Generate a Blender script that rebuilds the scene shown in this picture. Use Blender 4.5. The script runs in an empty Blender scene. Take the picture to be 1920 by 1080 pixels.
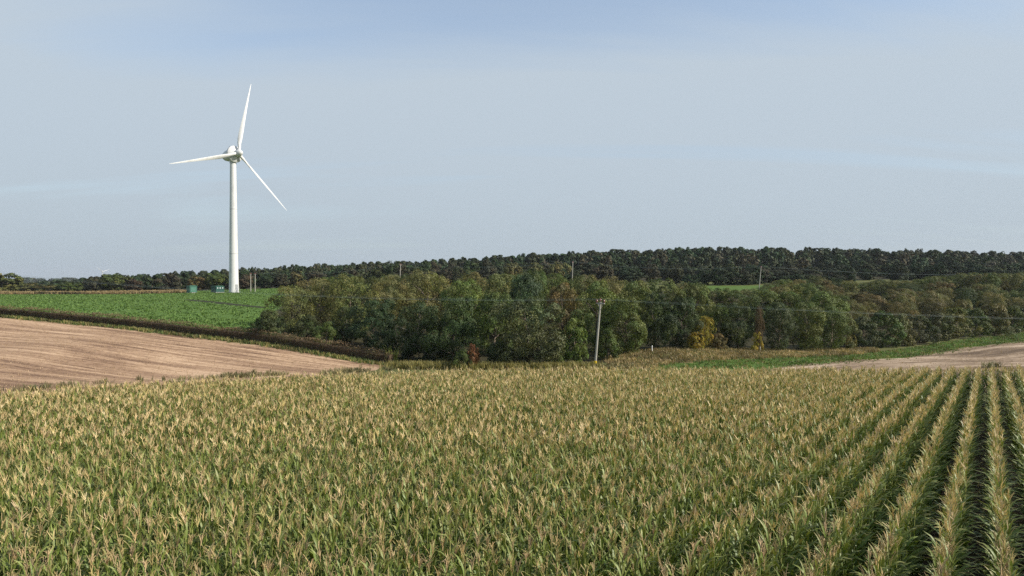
import bpy, bmesh, math, random
import numpy as np
from math import radians as R, pi
from mathutils import Vector, Matrix

random.seed(7)
RNG = np.random.default_rng(11)
scene = bpy.context.scene
col = scene.collection

# ------------------------------------------------------------------ camera, sky, sun, exposure
F = 1280.0 / 1920.0                       # focal length in frame widths
CZ = 12.0                                 # height of the camera in scene units (metres)
PITCH = math.atan(20 / 1280)
cam_d = bpy.data.cameras.new('camera')
cam = bpy.data.objects.new('camera', cam_d)
col.objects.link(cam)
cam_d.sensor_width = 36.0
cam_d.lens = 36.0 * F
cam_d.clip_start = 0.2
cam_d.clip_end = 20000
cam.location = (0, 0, CZ)
cam.rotation_euler = (pi / 2 - PITCH, 0, 0)
scene.camera = cam

SUN_AZ = R(77)                            # to the right of straight behind the camera
SUN_EL = R(31)
S = Vector((math.sin(SUN_AZ) * math.cos(SUN_EL), -math.cos(SUN_AZ) * math.cos(SUN_EL), math.sin(SUN_EL)))

world = bpy.data.worlds.new('World')
scene.world = world
world.use_nodes = True
nt = world.node_tree
nt.nodes.clear()


def N(tree, typ, **kw):
    n = tree.nodes.new(typ)
    for k, v in kw.items():
        setattr(n, k, v)
    return n


def L(tree, a, b):
    tree.links.new(a, b)


def math_node(tree, op, a, b=None, c=None, clamp=False):
    n = tree.nodes.new('ShaderNodeMath')
    n.operation = op
    n.use_clamp = clamp
    for i, v in enumerate((a, b, c)):
        if v is None:
            continue
        if isinstance(v, (int, float)):
            n.inputs[i].default_value = v
        else:
            tree.links.new(v, n.inputs[i])
    return n.outputs[0]


def mix_rgb(tree, fac, a, b, blend='MIX'):
    n = tree.nodes.new('ShaderNodeMix')
    n.data_type = 'RGBA'
    n.blend_type = blend
    for s, v in ((n.inputs[0], fac), (n.inputs[6], a), (n.inputs[7], b)):
        if isinstance(v, (int, float)):
            s.default_value = v
        elif isinstance(v, tuple):
            s.default_value = (*v, 1) if len(v) == 3 else v
        else:
            tree.links.new(v, s)
    return n.outputs[2]


def ramp(tree, fac, stops):
    n = tree.nodes.new('ShaderNodeValToRGB')
    e = n.color_ramp.elements
    while len(e) < len(stops):
        e.new(0.5)
    for el, (p, c) in zip(e, stops):
        el.position = p
        el.color = (*c, 1) if len(c) == 3 else c
    tree.links.new(fac, n.inputs[0])
    return n.outputs[0]


sky = N(nt, 'ShaderNodeTexSky', sky_type='NISHITA', sun_disc=False, sun_elevation=SUN_EL,
        sun_rotation=math.atan2(S.x, S.y), altitude=100, air_density=1.0, dust_density=1.2, ozone_density=1.0)
tc = N(nt, 'ShaderNodeTexCoord')
sep = N(nt, 'ShaderNodeSeparateXYZ')
L(nt, tc.outputs['Generated'], sep.inputs[0])
zc = math_node(nt, 'MAXIMUM', sep.outputs[2], 0.0)
zz = math_node(nt, 'ADD', zc, 0.16)
u = math_node(nt, 'DIVIDE', sep.outputs[0], zz)
v = math_node(nt, 'DIVIDE', sep.outputs[1], zz)
comb = N(nt, 'ShaderNodeCombineXYZ')
L(nt, u, comb.inputs[0]); L(nt, v, comb.inputs[1])
mp = N(nt, 'ShaderNodeMapping')
L(nt, comb.outputs[0], mp.inputs[0])
mp.inputs['Rotation'].default_value = (0, 0, R(8))
mp.inputs['Scale'].default_value = (0.22, 0.75, 1)
mp.inputs['Location'].default_value = (0.35, 0.28, 0)
n1 = N(nt, 'ShaderNodeTexNoise')
n1.inputs['Scale'].default_value = 1.0
n1.inputs['Detail'].default_value = 6
n1.inputs['Roughness'].default_value = 0.55
n1.inputs['Distortion'].default_value = 0.9
L(nt, mp.outputs[0], n1.inputs['Vector'])
n2 = N(nt, 'ShaderNodeTexNoise')
n2.inputs['Scale'].default_value = 3.2
n2.inputs['Detail'].default_value = 5
n2.inputs['Distortion'].default_value = 0.5
mp2 = N(nt, 'ShaderNodeMapping')
L(nt, comb.outputs[0], mp2.inputs[0])
mp2.inputs['Rotation'].default_value = (0, 0, R(-14))
mp2.inputs['Scale'].default_value = (0.10, 0.62, 1)
mp2.inputs['Location'].default_value = (2.1, 0.4, 0)
L(nt, mp2.outputs[0], n2.inputs['Vector'])
cn = math_node(nt, 'ADD', math_node(nt, 'MULTIPLY', n1.outputs[0], 0.70), math_node(nt, 'MULTIPLY', n2.outputs[0], 0.30))
band = math_node(nt, 'MULTIPLY', math_node(nt, 'SUBTRACT', 0.335, zc), 1.5)
cband = math_node(nt, 'ADD', cn, math_node(nt, 'MINIMUM', math_node(nt, 'MAXIMUM', band, -0.06), 0.13))
cf = ramp(nt, cband, [(0.37, (0.34,) * 3), (0.47, (0.55,) * 3), (0.60, (0.95,) * 3)])
tint = mix_rgb(nt, 1.0, sky.outputs[0], (1.30, 1.40, 1.49), 'MULTIPLY')
skyc = mix_rgb(nt, cf, tint, (4.2, 4.85, 5.45))
hz = math_node(nt, 'POWER', math_node(nt, 'SUBTRACT', 1.0, math_node(nt, 'MULTIPLY', zc, 2.2), clamp=True), 3.0)
skyh = mix_rgb(nt, math_node(nt, 'MULTIPLY', hz, 0.85), skyc, (3.35, 3.95, 4.45))
bg = N(nt, 'ShaderNodeBackground')
bg.inputs[1].default_value = 0.10
L(nt, skyh, bg.inputs[0])
wo = N(nt, 'ShaderNodeOutputWorld')
L(nt, bg.outputs[0], wo.inputs[0])

sl = bpy.data.lights.new('sun', 'SUN')
sl.energy = 4.8
sl.angle = R(0.6)
sl.color = (1.0, 0.93, 0.82)
sun = bpy.data.objects.new('sun', sl)
col.objects.link(sun)
sun.rotation_euler = (-S).to_track_quat('-Z', 'Y').to_euler()
sun.location = (60, -20, 80)

scene.view_settings.view_transform = 'Standard'
scene.view_settings.look = 'None'
scene.view_settings.exposure = 0.35
scene.view_settings.gamma = 1.0
scene.view_settings.use_curve_mapping = False
scene.render.engine = 'CYCLES'
scene.cycles.max_bounces = 5
scene.cycles.diffuse_bounces = 2
scene.cycles.glossy_bounces = 2
scene.cycles.transmission_bounces = 3
scene.cycles.use_denoising = False


# ------------------------------------------------------------------ small helpers
def tag(o, label=None, cat=None, group=None, kind=None):
    if label:
        o['label'] = label
    if cat:
        o['category'] = cat
    if group:
        o['group'] = group
    if kind:
        o['kind'] = kind
    return o


def empty(name, loc=(0, 0, 0)):
    o = bpy.data.objects.new(name, None)
    o.empty_display_size = 0.3
    o.location = loc
    col.objects.link(o)
    return o


def np_mesh(name, verts, quads=None, tris=None, colors=None, mats=(), smooth=False):
    me = bpy.data.meshes.new(name)
    verts = np.asarray(verts, dtype=np.float32)
    q = np.zeros((0, 4), np.int32) if quads is None or len(quads) == 0 else np.asarray(quads, np.int32)
    t = np.zeros((0, 3), np.int32) if tris is None or len(tris) == 0 else np.asarray(tris, np.int32)
    me.vertices.add(len(verts))
    me.vertices.foreach_set('co', verts.ravel())
    nl = q.size + t.size
    me.loops.add(nl)
    me.loops.foreach_set('vertex_index', np.concatenate([q.ravel(), t.ravel()]))
    me.polygons.add(len(q) + len(t))
    ls = np.concatenate([np.arange(len(q)) * 4, q.size + np.arange(len(t)) * 3]).astype(np.int32)
    me.polygons.foreach_set('loop_start', ls)
    if smooth:
        me.polygons.foreach_set('use_smooth', np.ones(len(q) + len(t), bool))
    me.update(calc_edges=True)
    if colors is not None:
        c = np.ones((len(verts), 4), np.float32)
        c[:, :3] = colors
        at = me.attributes.new('col', 'FLOAT_COLOR', 'POINT')
        at.data.foreach_set('color', c.ravel())
    for m in mats:
        me.materials.append(m)
    return me


def link(name, me, parent=None):
    o = bpy.data.objects.new(name, me)
    col.objects.link(o)
    if parent is not None:
        o.parent = parent
    return o


class MB:
    """collects simple shapes into one bmesh"""
    def __init__(self):
        self.bm = bmesh.new()

    def box(self, c, s, bevel=0.0, rot=None):
        m = Matrix.Translation(c) @ (rot.to_4x4() if rot is not None else Matrix.Identity(4)) @ Matrix.Diagonal((*s, 1))
        r = bmesh.ops.create_cube(self.bm, size=1.0, matrix=m)
        if bevel:
            vs = set(r['verts'])
            es = [e for e in self.bm.edges if e.verts[0] in vs and e.verts[1] in vs]
            bmesh.ops.bevel(self.bm, geom=es, offset=bevel, segments=2, affect='EDGES')
        return self

    def tube(self, pts, rads, seg=10, cap=True):
        bm = self.bm
        pts = [Vector(p) for p in pts]
        rings = []
        for i, p in enumerate(pts):
            a = pts[max(i - 1, 0)]
            b = pts[min(i + 1, len(pts) - 1)]
            d = (b - a).normalized()
            x = d.cross(Vector((0, 0, 1)))
            if x.length < 0.01:
                x = d.cross(Vector((0, 1, 0)))
            x.normalize()
            y = d.cross(x)
            rings.append([bm.verts.new(p + rads[i] * (math.cos(2 * pi * k / seg) * x + math.sin(2 * pi * k / seg) * y)) for k in range(seg)])
        for a, b in zip(rings, rings[1:]):
            for k in range(seg):
                bm.faces.new((a[k], a[(k + 1) % seg], b[(k + 1) % seg], b[k]))
        if cap:
            bm.faces.new(rings[0][::-1])
            bm.faces.new(rings[-1])
        return self

    def build(self, name, mat, parent=None, smooth=False):
        bmesh.ops.recalc_face_normals(self.bm, faces=self.bm.faces)
        me = bpy.data.meshes.new(name)
        self.bm.to_mesh(me)
        self.bm.free()
        if smooth:
            for p in me.polygons:
                p.use_smooth = True
            try:
                me.set_sharp_from_angle(angle=R(35))
            except Exception:
                pass
        me.materials.append(mat)
        return link(name, me, parent)


def copy_tree(o, parent=None):
    c = o.copy()
    col.objects.link(c)
    c.parent = parent
    for ch in o.children:
        copy_tree(ch, c)
    return c


# ------------------------------------------------------------------ materials
def new_mat(name):
    m = bpy.data.materials.new(name)
    m.use_nodes = True
    t = m.node_tree
    t.nodes.clear()
    out = N(t, 'ShaderNodeOutputMaterial')
    return m, t, out


def noise(t, vec, scale, detail=4, rough=0.5, dist=0.0):
    n = N(t, 'ShaderNodeTexNoise')
    n.inputs['Scale'].default_value = scale
    n.inputs['Detail'].default_value = detail
    n.inputs['Roughness'].default_value = rough
    n.inputs['Distortion'].default_value = dist
    if vec is not None:
        L(t, vec, n.inputs['Vector'])
    return n.outputs[0]


def pos(t):
    return N(t, 'ShaderNodeNewGeometry').outputs['Position']


def mapped(t, vec, rot=0.0, scale=(1, 1, 1), loc=(0, 0, 0)):
    r = N(t, 'ShaderNodeMapping')          # turn first, then stretch
    L(t, vec, r.inputs[0])
    r.inputs['Rotation'].default_value = (0, 0, rot)
    m = N(t, 'ShaderNodeMapping')
    L(t, r.outputs[0], m.inputs[0])
    m.inputs['Scale'].default_value = scale
    m.inputs['Location'].default_value = loc
    return m.outputs[0]


def bump(t, h, strength=0.5, dist=0.1):
    b = N(t, 'ShaderNodeBump')
    b.inputs['Strength'].default_value = strength
    b.inputs['Distance'].default_value = dist
    L(t, h, b.inputs['Height'])
    return b.outputs[0]


def principled(t, out, base, rough=0.8, normal=None, spec=0.3, metallic=0.0):
    p = N(t, 'ShaderNodeBsdfPrincipled')
    if isinstance(base, tuple):
        p.inputs['Base Color'].default_value = (*base, 1)
    else:
        L(t, base, p.inputs['Base Color'])
    if isinstance(rough, float):
        p.inputs['Roughness'].default_value = rough
    else:
        L(t, rough, p.inputs['Roughness'])
    p.inputs['Specular IOR Level'].default_value = spec
    p.inputs['Metallic'].default_value = metallic
    if normal is not None:
        L(t, normal, p.inputs['Normal'])
    L(t, p.outputs[0], out.inputs[0])
    return p


def simple_mat(name, c, rough=0.6, var=0.12, scale=6.0, spec=0.3, metallic=0.0, bmp=0.1):
    m, t, out = new_mat(name)
    P = N(t, 'ShaderNodeTexCoord').outputs['Object']
    nz = noise(t, P, scale, 5)
    b = mix_rgb(t, nz, tuple(x * (1 - var) for x in c), tuple(min(1, x * (1 + var)) for x in c))
    principled(t, out, b, rough, bump(t, nz, bmp, 0.02), spec, metallic)
    return m


def leafy(name, source, trans=0.3, rough=0.55, gain=1.0, spec=0.25):
    """leaf material: colour comes from the mesh's own col attribute, times the object's colour if source == 'object'"""
    m, t, out = new_mat(name)
    at = N(t, 'ShaderNodeAttribute', attribute_name='col')
    c = at.outputs['Color']
    if source == 'object':
        oi = N(t, 'ShaderNodeObjectInfo')
        c = mix_rgb(t, 1.0, c, oi.outputs['Color'], 'MULTIPLY')
    if gain != 1.0:
        c = mix_rgb(t, 1.0, c, (gain,) * 3, 'MULTIPLY')
    d = N(t, 'ShaderNodeBsdfPrincipled')
    L(t, c, d.inputs['Base Color'])
    d.inputs['Roughness'].default_value = rough
    d.inputs['Specular IOR Level'].default_value = spec
    tr = N(t, 'ShaderNodeBsdfTranslucent')
    L(t, mix_rgb(t, 1.0, c, (1.15, 1.1, 0.6), 'MULTIPLY'), tr.inputs[0])
    ms = N(t, 'ShaderNodeMixShader')
    ms.inputs[0].default_value = trans
    L(t, d.outputs[0], ms.inputs[1])
    L(t, tr.outputs[0], ms.inputs[2])
    L(t, ms.outputs[0], out.inputs[0])
    return m


M_leaf = leafy('foliage', 'object', 0.18)
M_far = leafy('far_foliage', 'object', 0.12, 0.7)
M_maize = leafy('maize', 'attr', 0.20, 0.48, spec=0.36)
M_blade = leafy('grass_blades', 'attr', 0.25, 0.6)
M_bark = simple_mat('bark', (0.13, 0.105, 0.08), 0.9, 0.4, 3.0, 0.1, bmp=0.6)
M_bark_pale = simple_mat('pale_bark', (0.30, 0.27, 0.21), 0.85, 0.3, 3.0, 0.1, bmp=0.4)
def paint_mat(name, c):
    m, t, out = new_mat(name)
    P = N(t, 'ShaderNodeTexCoord').outputs['Object']
    st = noise(t, mapped(t, P, 0.0, (0.9, 0.9, 0.05)), 1.0, 5, 0.6)
    sp = noise(t, P, 0.35, 4, 0.6)
    f = math_node(t, 'ADD', math_node(t, 'MULTIPLY', st, 0.65), math_node(t, 'MULTIPLY', sp, 0.35))
    b = ramp(t, f, [(0.36, tuple(x * 0.80 for x in c)), (0.47, c), (0.7, tuple(x * 1.04 for x in c))])
    principled(t, out, b, 0.4, None, 0.4)
    return m


M_white = paint_mat('turbine_white', (0.60, 0.60, 0.58))
M_white2 = simple_mat('turbine_off_white', (0.46, 0.46, 0.45), 0.42, 0.05, 0.3, 0.4, bmp=0.0)
M_grey = simple_mat('galvanised_grey', (0.34, 0.35, 0.36), 0.45, 0.15, 5.0, 0.4, 0.4)
M_dark = simple_mat('dark_gap', (0.03, 0.03, 0.03), 0.7)
M_kiosk = simple_mat('kiosk_green', (0.022, 0.100, 0.066), 0.5, 0.12, 2.0, 0.35)
M_kioskroof = simple_mat('kiosk_roof_green', (0.055, 0.165, 0.115), 0.5, 0.12, 2.0, 0.35)
M_kioskdark = simple_mat('kiosk_dark_green', (0.010, 0.062, 0.048), 0.5, 0.12, 2.0, 0.35)
M_louvre = simple_mat('louvre_pale', (0.42, 0.45, 0.44), 0.5, 0.1, 3.0)
M_pole = simple_mat('weathered_pole', (0.33, 0.315, 0.27), 0.8, 0.3, 4.0, 0.15, bmp=0.5)
M_steel = simple_mat('crossarm_steel', (0.36, 0.33, 0.31), 0.55, 0.25, 9.0, 0.4, 0.5)
M_insul = simple_mat('brown_insulator', (0.14, 0.035, 0.02), 0.25, 0.2, 9.0, 0.5)
M_yellow = simple_mat('yellow_plate', (0.72, 0.50, 0.03), 0.5, 0.1, 9.0)
M_plate = simple_mat('white_plate', (0.75, 0.74, 0.70), 0.5, 0.1, 9.0)
M_wire = simple_mat('bare_wire', (0.16, 0.21, 0.20), 0.6, 0.1, 1.0, 0.3)


# ------------------------------------------------------------------ terrain
def W(px, py, d):
    """the point on the photograph's pixel ray (px, py) at forward distance d"""
    uu = (px - 960) / 1280.0
    vv = (540 - py) / 1280.0
    c, s = math.cos(PITCH), math.sin(PITCH)
    x, y, z = uu, c + vv * s, -s + vv * c
    return (x / y * d, d, CZ + z / y * d)


CTRL = []
for p in [(0, 591, 116), (475, 639.5, 97), (735, 682, 86), (-300, 572, 132), (0, 660, 80), (240, 670, 80), (480, 682, 80), (240, 613, 106.5),
          (0, 552, 270), (0, 575, 150), (470, 618, 108), (240, 572, 165), (470, 575, 160), (300, 552, 255), (439, 549, 248), (520, 542, 280),
          (360, 549.5, 243), (600, 600, 115), (700, 600, 120), (830, 690, 83), (1000, 691, 82), (1120, 691, 81),
          (1250, 688, 80), (1250, 662, 91), (1350, 684, 82), (1350, 658, 95), (1450, 678, 85), (1450, 660, 99), (1500, 672, 89), (1500, 660, 102),
          (1700, 662, 103), (1700, 651, 114), (1800, 650, 113), (1800, 637, 124), (1900, 640, 122), (1900, 627, 140), (1900, 652, 108), (1900, 685, 84),
          (1700, 682, 84), (2100, 620, 140), (2100, 640, 118), (2100, 690, 84)]:
    CTRL.append(W(*p))
for px, d, z in [(600, 150, -7.0), (700, 140, -8.0), (900, 115, -10.3), (900, 150, -8.5), (900, 200, -6), (1100, 130, -9.8), (1100, 180, -7), (1380, 170, -8.0),
                 (1380, 215, -5.2), (1380, 262, -3.45), (1100, 260, -3.5), (750, 260, -4.2), (1700, 170, -8.6), (1700, 215, -5.2), (1900, 190, -8.0), (1900, 240, -4.0),
                 (2200, 190, -8.0), (2200, 260, -3), (1400, 450, 5.3), (1900, 470, 5), (2300, 470, 4), (1100, 440, 3.2), (900, 430, 0.6), (700, 430, -2.6),
                 (450, 420, -5.0), (200, 420, -8.5), (0, 420, -9.5), (-300, 420, -9), (-300, 270, -6.5), (-600, 200, -5), (-300, 160, -6), (200, 320, -7.2), (0, 320, -7.2),
                 (500, 330, -5.0), (700, 320, -4.2), (1000, 330, -0.8), (1400, 340, 0.6), (1900, 340, 0.6), (2300, 340, 0.2),
                 (900, 640, -2), (1400, 640, 3), (1900, 640, 3), (0, 640, -12), (2300, 640, 2),
                 (960, 1200, -12), (200, 1200, -14), (1700, 1200, -8), (960, 3000, -26), (0, 3000, -26), (1900, 3000, -24)]:
    CTRL.append(((px - 960) / 1280 * d, d, CZ + z))
for x, y, z in [(-400, 0, -6), (400, 0, -8), (0, -300, -2), (-400, -300, -2), (400, -300, -4), (300, 80, -11), (300, 160, -9), (-3000, 0, -10), (3000, 0, -10), (0, -3000, 0),
                (-5000, 5000, -40), (5000, 5000, -40), (-5000, -5000, -20), (5000, -5000, -20), (0, 6000, -50)]:
    CTRL.append((x, y, CZ + z))
SL0, SL1 = -5.80, -0.061
for x in (-70, -35, 0, 35, 70, 100):
    for y in (-20, 20, 50, 72):
        CTRL.append((x, y, CZ + SL0 + SL1 * y))
CT = np.array(CTRL, float)
_C2 = 8.0 ** 2


def _rbf(dx, dy):
    return np.sqrt(dx * dx + dy * dy + _C2)


_A = _rbf(CT[:, None, 0] - CT[None, :, 0], CT[:, None, 1] - CT[None, :, 1])
_n = len(CT)
_M = np.zeros((_n + 1, _n + 1))
_M[:_n, :_n] = _A
_M[:_n, _n] = 1
_M[_n, :_n] = 1
_w = np.linalg.solve(_M, np.concatenate([CT[:, 2], [0]]))


def ground(x, y):
    x = np.atleast_1d(np.asarray(x, float))
    y = np.atleast_1d(np.asarray(y, float))
    z = np.full(x.shape, _w[_n])
    for i in range(_n):
        z = z + _w[i] * _rbf(x - CT[i, 0], y - CT[i, 1])
    pl = CZ + SL0 + SL1 * y
    f = np.clip((y - 50) / 22, 0, 1)
    g = np.clip((np.abs(x) - 90) / 60, 0, 1)
    f = np.maximum(f * f * (3 - 2 * f), g)
    f = np.where(y < -25, np.maximum(f, np.clip((-25 - y) / 60, 0, 1)), f)
    return pl * (1 - f) + z * f


def gz(x, y):
    return float(ground(x, y)[0])


_ds = np.concatenate([np.arange(20, 160, 0.4), np.arange(160, 520, 1.0)])


def hit(px, py):
    """where the pixel ray meets the ground"""
    a = np.array(W(px, py, 1.0)) - np.array([0, 0, CZ])
    zz_ = CZ + a[2] * _ds
    g = ground(a[0] * _ds, _ds)
    k = np.nonzero(g >= zz_)[0]
    d = _ds[k[0]] if len(k) else _ds[-1]
    return (a[0] * d, d)


def axis(parts):
    return np.unique(np.round(np.concatenate(parts), 3))


def grow(a, b, s, g):
    out = [a]
    while abs(out[-1]) < abs(b):
        out.append(out[-1] + s)
        s *= g
    return np.array(out)


GX = axis([np.arange(-125, 165, 1.15), grow(165, 9000, 1.5, 1.11), grow(-125, -9000, -1.5, 1.11)])
GY = axis([grow(-20, -6000, -3, 1.3), np.arange(-20, 50, 2.5), np.arange(50, 150, 0.85), np.arange(150, 300, 2.0), grow(300, 9000, 2.0, 1.06)])
XX, YY = np.meshgrid(GX, GY)
ZZ = ground(XX.ravel(), YY.ravel()).reshape(XX.shape)


def in_poly(poly, x, y):
    r = np.zeros(x.shape, bool)
    j = len(poly) - 1
    for i in range(len(poly)):
        xi, yi = poly[i]
        xj, yj = poly[j]
        c = ((yi > y) != (yj > y)) & (x < (xj - xi) * (y - yi) / (yj - yi + 1e-12) + xi)
        r ^= c
        j = i
    return r


def wob(x, y, s, a):
    return a * (np.sin(x / s + 1.3 * np.sin(y / s * 0.7)) + 0.6 * np.sin(y / s * 2.1 + x / s * 1.7) + 0.4 * np.sin(x / s * 4.3 - y / s * 3.1)) / 2


CORN_EDGE = [(-40, 24), (-24, 32), (-19, 36.8), (-12, 42), (-3.6, 46.6), (20, 47.6), (75, 48.5)]
HEDGE = [W(-330, 572, 134)[:2], W(0, 591, 116)[:2], W(240, 613, 106.5)[:2], W(475, 639.5, 97)[:2], W(735, 682, 86)[:2]]
P_corn = [(-60, -20), (-40, 24)] + CORN_EDGE[1:] + [(75, -20)]
P_stub = [(-75, 34), (-41, 40), (-26, 42), (-18, 50), hit(500, 710), hit(660, 700), hit(705, 692)] + [(x - 0.7, y - 2.0) for x, y in HEDGE[::-1]] + [(-160, 120), (-160, 60)]
P_beet = [(x, y + 1.4) for x, y in HEDGE[:-1]] + [hit(470, 626), hit(500, 598), hit(540, 560), W(548, 541, 262)[:2], W(548, 541, 300)[:2], W(380, 545, 300)[:2], W(330, 550, 268)[:2], W(0, 552, 262)[:2], W(-300, 552, 262)[:2], (-300, 150)]
P_dry = [W(-300, 552, 262)[:2], W(0, 552, 262)[:2], W(330, 550, 266)[:2], W(360, 549, 262)[:2], W(360, 549, 290)[:2], W(0, 549, 305)[:2], W(-300, 549, 305)[:2]]
P_bank = [hit(1140, 693), hit(1235, 691), hit(1240, 686), hit(1300, 678), hit(1400, 674), hit(1500, 670.5), hit(1560, 668), hit(1650, 660), hit(1640, 653), hit(1500, 657), hit(1400, 655), hit(1290, 653), hit(1200, 658), hit(1140, 672)]
P_strip = [hit(1225, 693), hit(1300, 693), hit(1420, 692), hit(1490, 686), hit(1560, 679), hit(1640, 673.5), hit(1700, 669), hit(1750, 663), hit(1800, 653.5), hit(1850, 647), hit(1920, 640), hit(2050, 633), hit(2050, 610), hit(1920, 624), hit(1850, 632), hit(1800, 638.5), hit(1750, 645), hit(1700, 653), hit(1650, 660), hit(1560, 668), hit(1500, 670.5), hit(1400, 674), hit(1300, 678), hit(1235, 686)]
P_bare = [(30, 60), hit(1440, 694), hit(1490, 686), hit(1560, 679), hit(1640, 673.5), hit(1700, 669), hit(1750, 663), hit(1800, 653.5), hit(1850, 647), hit(1920, 640), hit(2050, 633), (140, 110), (120, 50), (75, 50), (40, 52)]
P_wood = [hit(470, 634), hit(600, 652), hit(735, 676), hit(745, 688), hit(880, 691), hit(1080, 690), hit(1150, 676), hit(1200, 658), hit(1290, 653), hit(1400, 655), hit(1500, 657), hit(1640, 651), hit(1720, 646), hit(1820, 632), hit(1920, 621), hit(2100, 608), (260, 190), W(1900, 540, 250)[:2], W(1400, 540, 222)[:2], W(1350, 540, 222)[:2], W(1000, 540, 250)[:2], W(600, 540, 250)[:2], hit(545, 562), hit(500, 598)]
P_gap = [W(1300, 537, 232)[:2], W(1460, 537, 232)[:2], W(1470, 537, 266)[:2], W(1300, 537, 266)[:2]]

cx = (XX[:-1, :-1] + XX[1:, 1:]) / 2
cy = (YY[:-1, :-1] + YY[1:, 1:]) / 2
jx = cx + wob(cx, cy, 2.3, 0.8)
jy = cy + wob(cy, cx, 2.9, 0.7)
fid = np.zeros(cx.shape, int)
for k, poly in enumerate((P_wood, P_beet, P_dry, P_stub, P_bank, P_bare, P_strip, P_corn, P_gap), 1):
    fid[in_poly(poly, jx, jy)] = k
far_wood = (cy > 300) & (cy < 640) & (fid == 0) & (cx > -300) & (cx < 500)
fid[far_wood] = 10


def ground_mat(name, stops, s1=0.35, s2=4.0, fine=14.0, rough=0.95, bstr=0.5, aniso=None, spec=0.1):
    """soil or turf: colour from noise at two sizes, small relief"""
    m, t, out = new_mat(name)
    P = pos(t)
    a = noise(t, P, s1, 4, 0.6)
    if aniso is not None:
        Pm = mapped(t, P, aniso[0], aniso[1])
        b = noise(t, Pm, aniso[2], 5, 0.65)
    else:
        b = noise(t, P, s2, 5, 0.65)
    c = noise(t, P, fine, 3, 0.7)
    f = math_node(t, 'ADD', math_node(t, 'ADD', math_node(t, 'MULTIPLY', a, 0.3), math_node(t, 'MULTIPLY', b, 0.45)), math_node(t, 'MULTIPLY', c, 0.25))
    principled(t, out, ramp(t, f, stops), rough, bump(t, f, bstr, 0.15), spec)
    return m


HD = math.atan2(HEDGE[3][1] - HEDGE[1][1], HEDGE[3][0] - HEDGE[1][0])
G_def = ground_mat('meadow_ground', [(0.32, (0.07, 0.075, 0.025)), (0.5, (0.10, 0.11, 0.035)), (0.68, (0.19, 0.16, 0.075))])
G_wood = ground_mat('woodland_floor', [(0.35, (0.025, 0.024, 0.012)), (0.65, (0.06, 0.052, 0.024))])
G_beet = ground_mat('beet_ground', [(0.3, (0.06, 0.10, 0.02)), (0.5, (0.085, 0.15, 0.03)), (0.7, (0.13, 0.19, 0.05))], 0.12, 1.5, 6.0)
G_dry = ground_mat('dry_grass_ground', [(0.35, (0.13, 0.09, 0.042)), (0.55, (0.20, 0.145, 0.07)), (0.7, (0.28, 0.21, 0.11))], 0.3, 1.2)

def straw_mat(name, rot, rows, stops, stretch=0.014):
    """straw and soil lying in long swaths"""
    m, t, out = new_mat(name)
    P = pos(t)
    A = mapped(t, P, rot, (stretch, rows, 1))
    n_a = noise(t, A, 1.0, 3, 0.6, 0.0)
    B = mapped(t, P, rot, (stretch * 2.5, rows * 3.3, 1), (3, 7, 0))
    n_b = noise(t, B, 1.0, 4, 0.65, 0.0)
    n_c = noise(t, P, 2.2, 5, 0.7)
    n_d = noise(t, P, 0.05, 3, 0.5)
    f = math_node(t, 'ADD', math_node(t, 'ADD', math_node(t, 'MULTIPLY', n_a, 0.27), math_node(t, 'MULTIPLY', n_b, 0.40)),
                  math_node(t, 'ADD', math_node(t, 'MULTIPLY', n_c, 0.22), math_node(t, 'MULTIPLY', n_d, 0.11)))
    principled(t, out, ramp(t, f, stops), 0.95, bump(t, f, 0.6, 0.2), 0.1)
    return m


G_stub = straw_mat('stubble_ground', -HD + R(0), 0.40, [(0.41, (0.14, 0.082, 0.052)), (0.475, (0.28, 0.175, 0.108)), (0.52, (0.39, 0.255, 0.157)), (0.58, (0.53, 0.365, 0.232))])
G_bank = ground_mat('rough_bank_ground', [(0.35, (0.10, 0.075, 0.032)), (0.5, (0.20, 0.145, 0.065)), (0.66, (0.33, 0.245, 0.11))], 0.3, 1.2)
G_bare = straw_mat('bare_field_ground', R(-28), 0.16, [(0.42, (0.11, 0.075, 0.048)), (0.49, (0.20, 0.14, 0.09)), (0.53, (0.31, 0.225, 0.15)), (0.60, (0.50, 0.385, 0.275))], 0.02)
G_strip = ground_mat('grass_strip_ground', [(0.3, (0.055, 0.095, 0.018)), (0.6, (0.095, 0.155, 0.032))], 0.3, 2.0)
G_corn = ground_mat('maize_soil', [(0.35, (0.06, 0.045, 0.03)), (0.6, (0.11, 0.085, 0.055))])
FIELDS = ['ground', 'woodland_floor', 'beet_field', 'dry_grass_strip', 'stubble_field', 'rough_bank', 'bare_field', 'grass_strip', 'maize_soil', 'far_field', 'hill']
FMATS = [G_def, G_wood, G_beet, G_dry, G_stub, G_bank, G_bare, G_strip, G_corn, G_strip, G_wood]
ncx = len(GX)
allv = np.stack([XX.ravel(), YY.ravel(), ZZ.ravel()], 1)
ii, jj = np.meshgrid(np.arange(len(GY) - 1), np.arange(len(GX) - 1), indexing='ij')
quads_all = np.stack([ii * ncx + jj, ii * ncx + jj + 1, (ii + 1) * ncx + jj + 1, (ii + 1) * ncx + jj], -1)
for k, nm in enumerate(FIELDS):
    q = quads_all[fid == k].reshape(-1, 4)
    if not len(q):
        continue
    used, inv = np.unique(q.ravel(), return_inverse=True)
    o = link(nm, np_mesh(nm, allv[used], quads=inv.reshape(-1, 4), mats=[FMATS[k]], smooth=True))
    tag(o, kind='structure')


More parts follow.
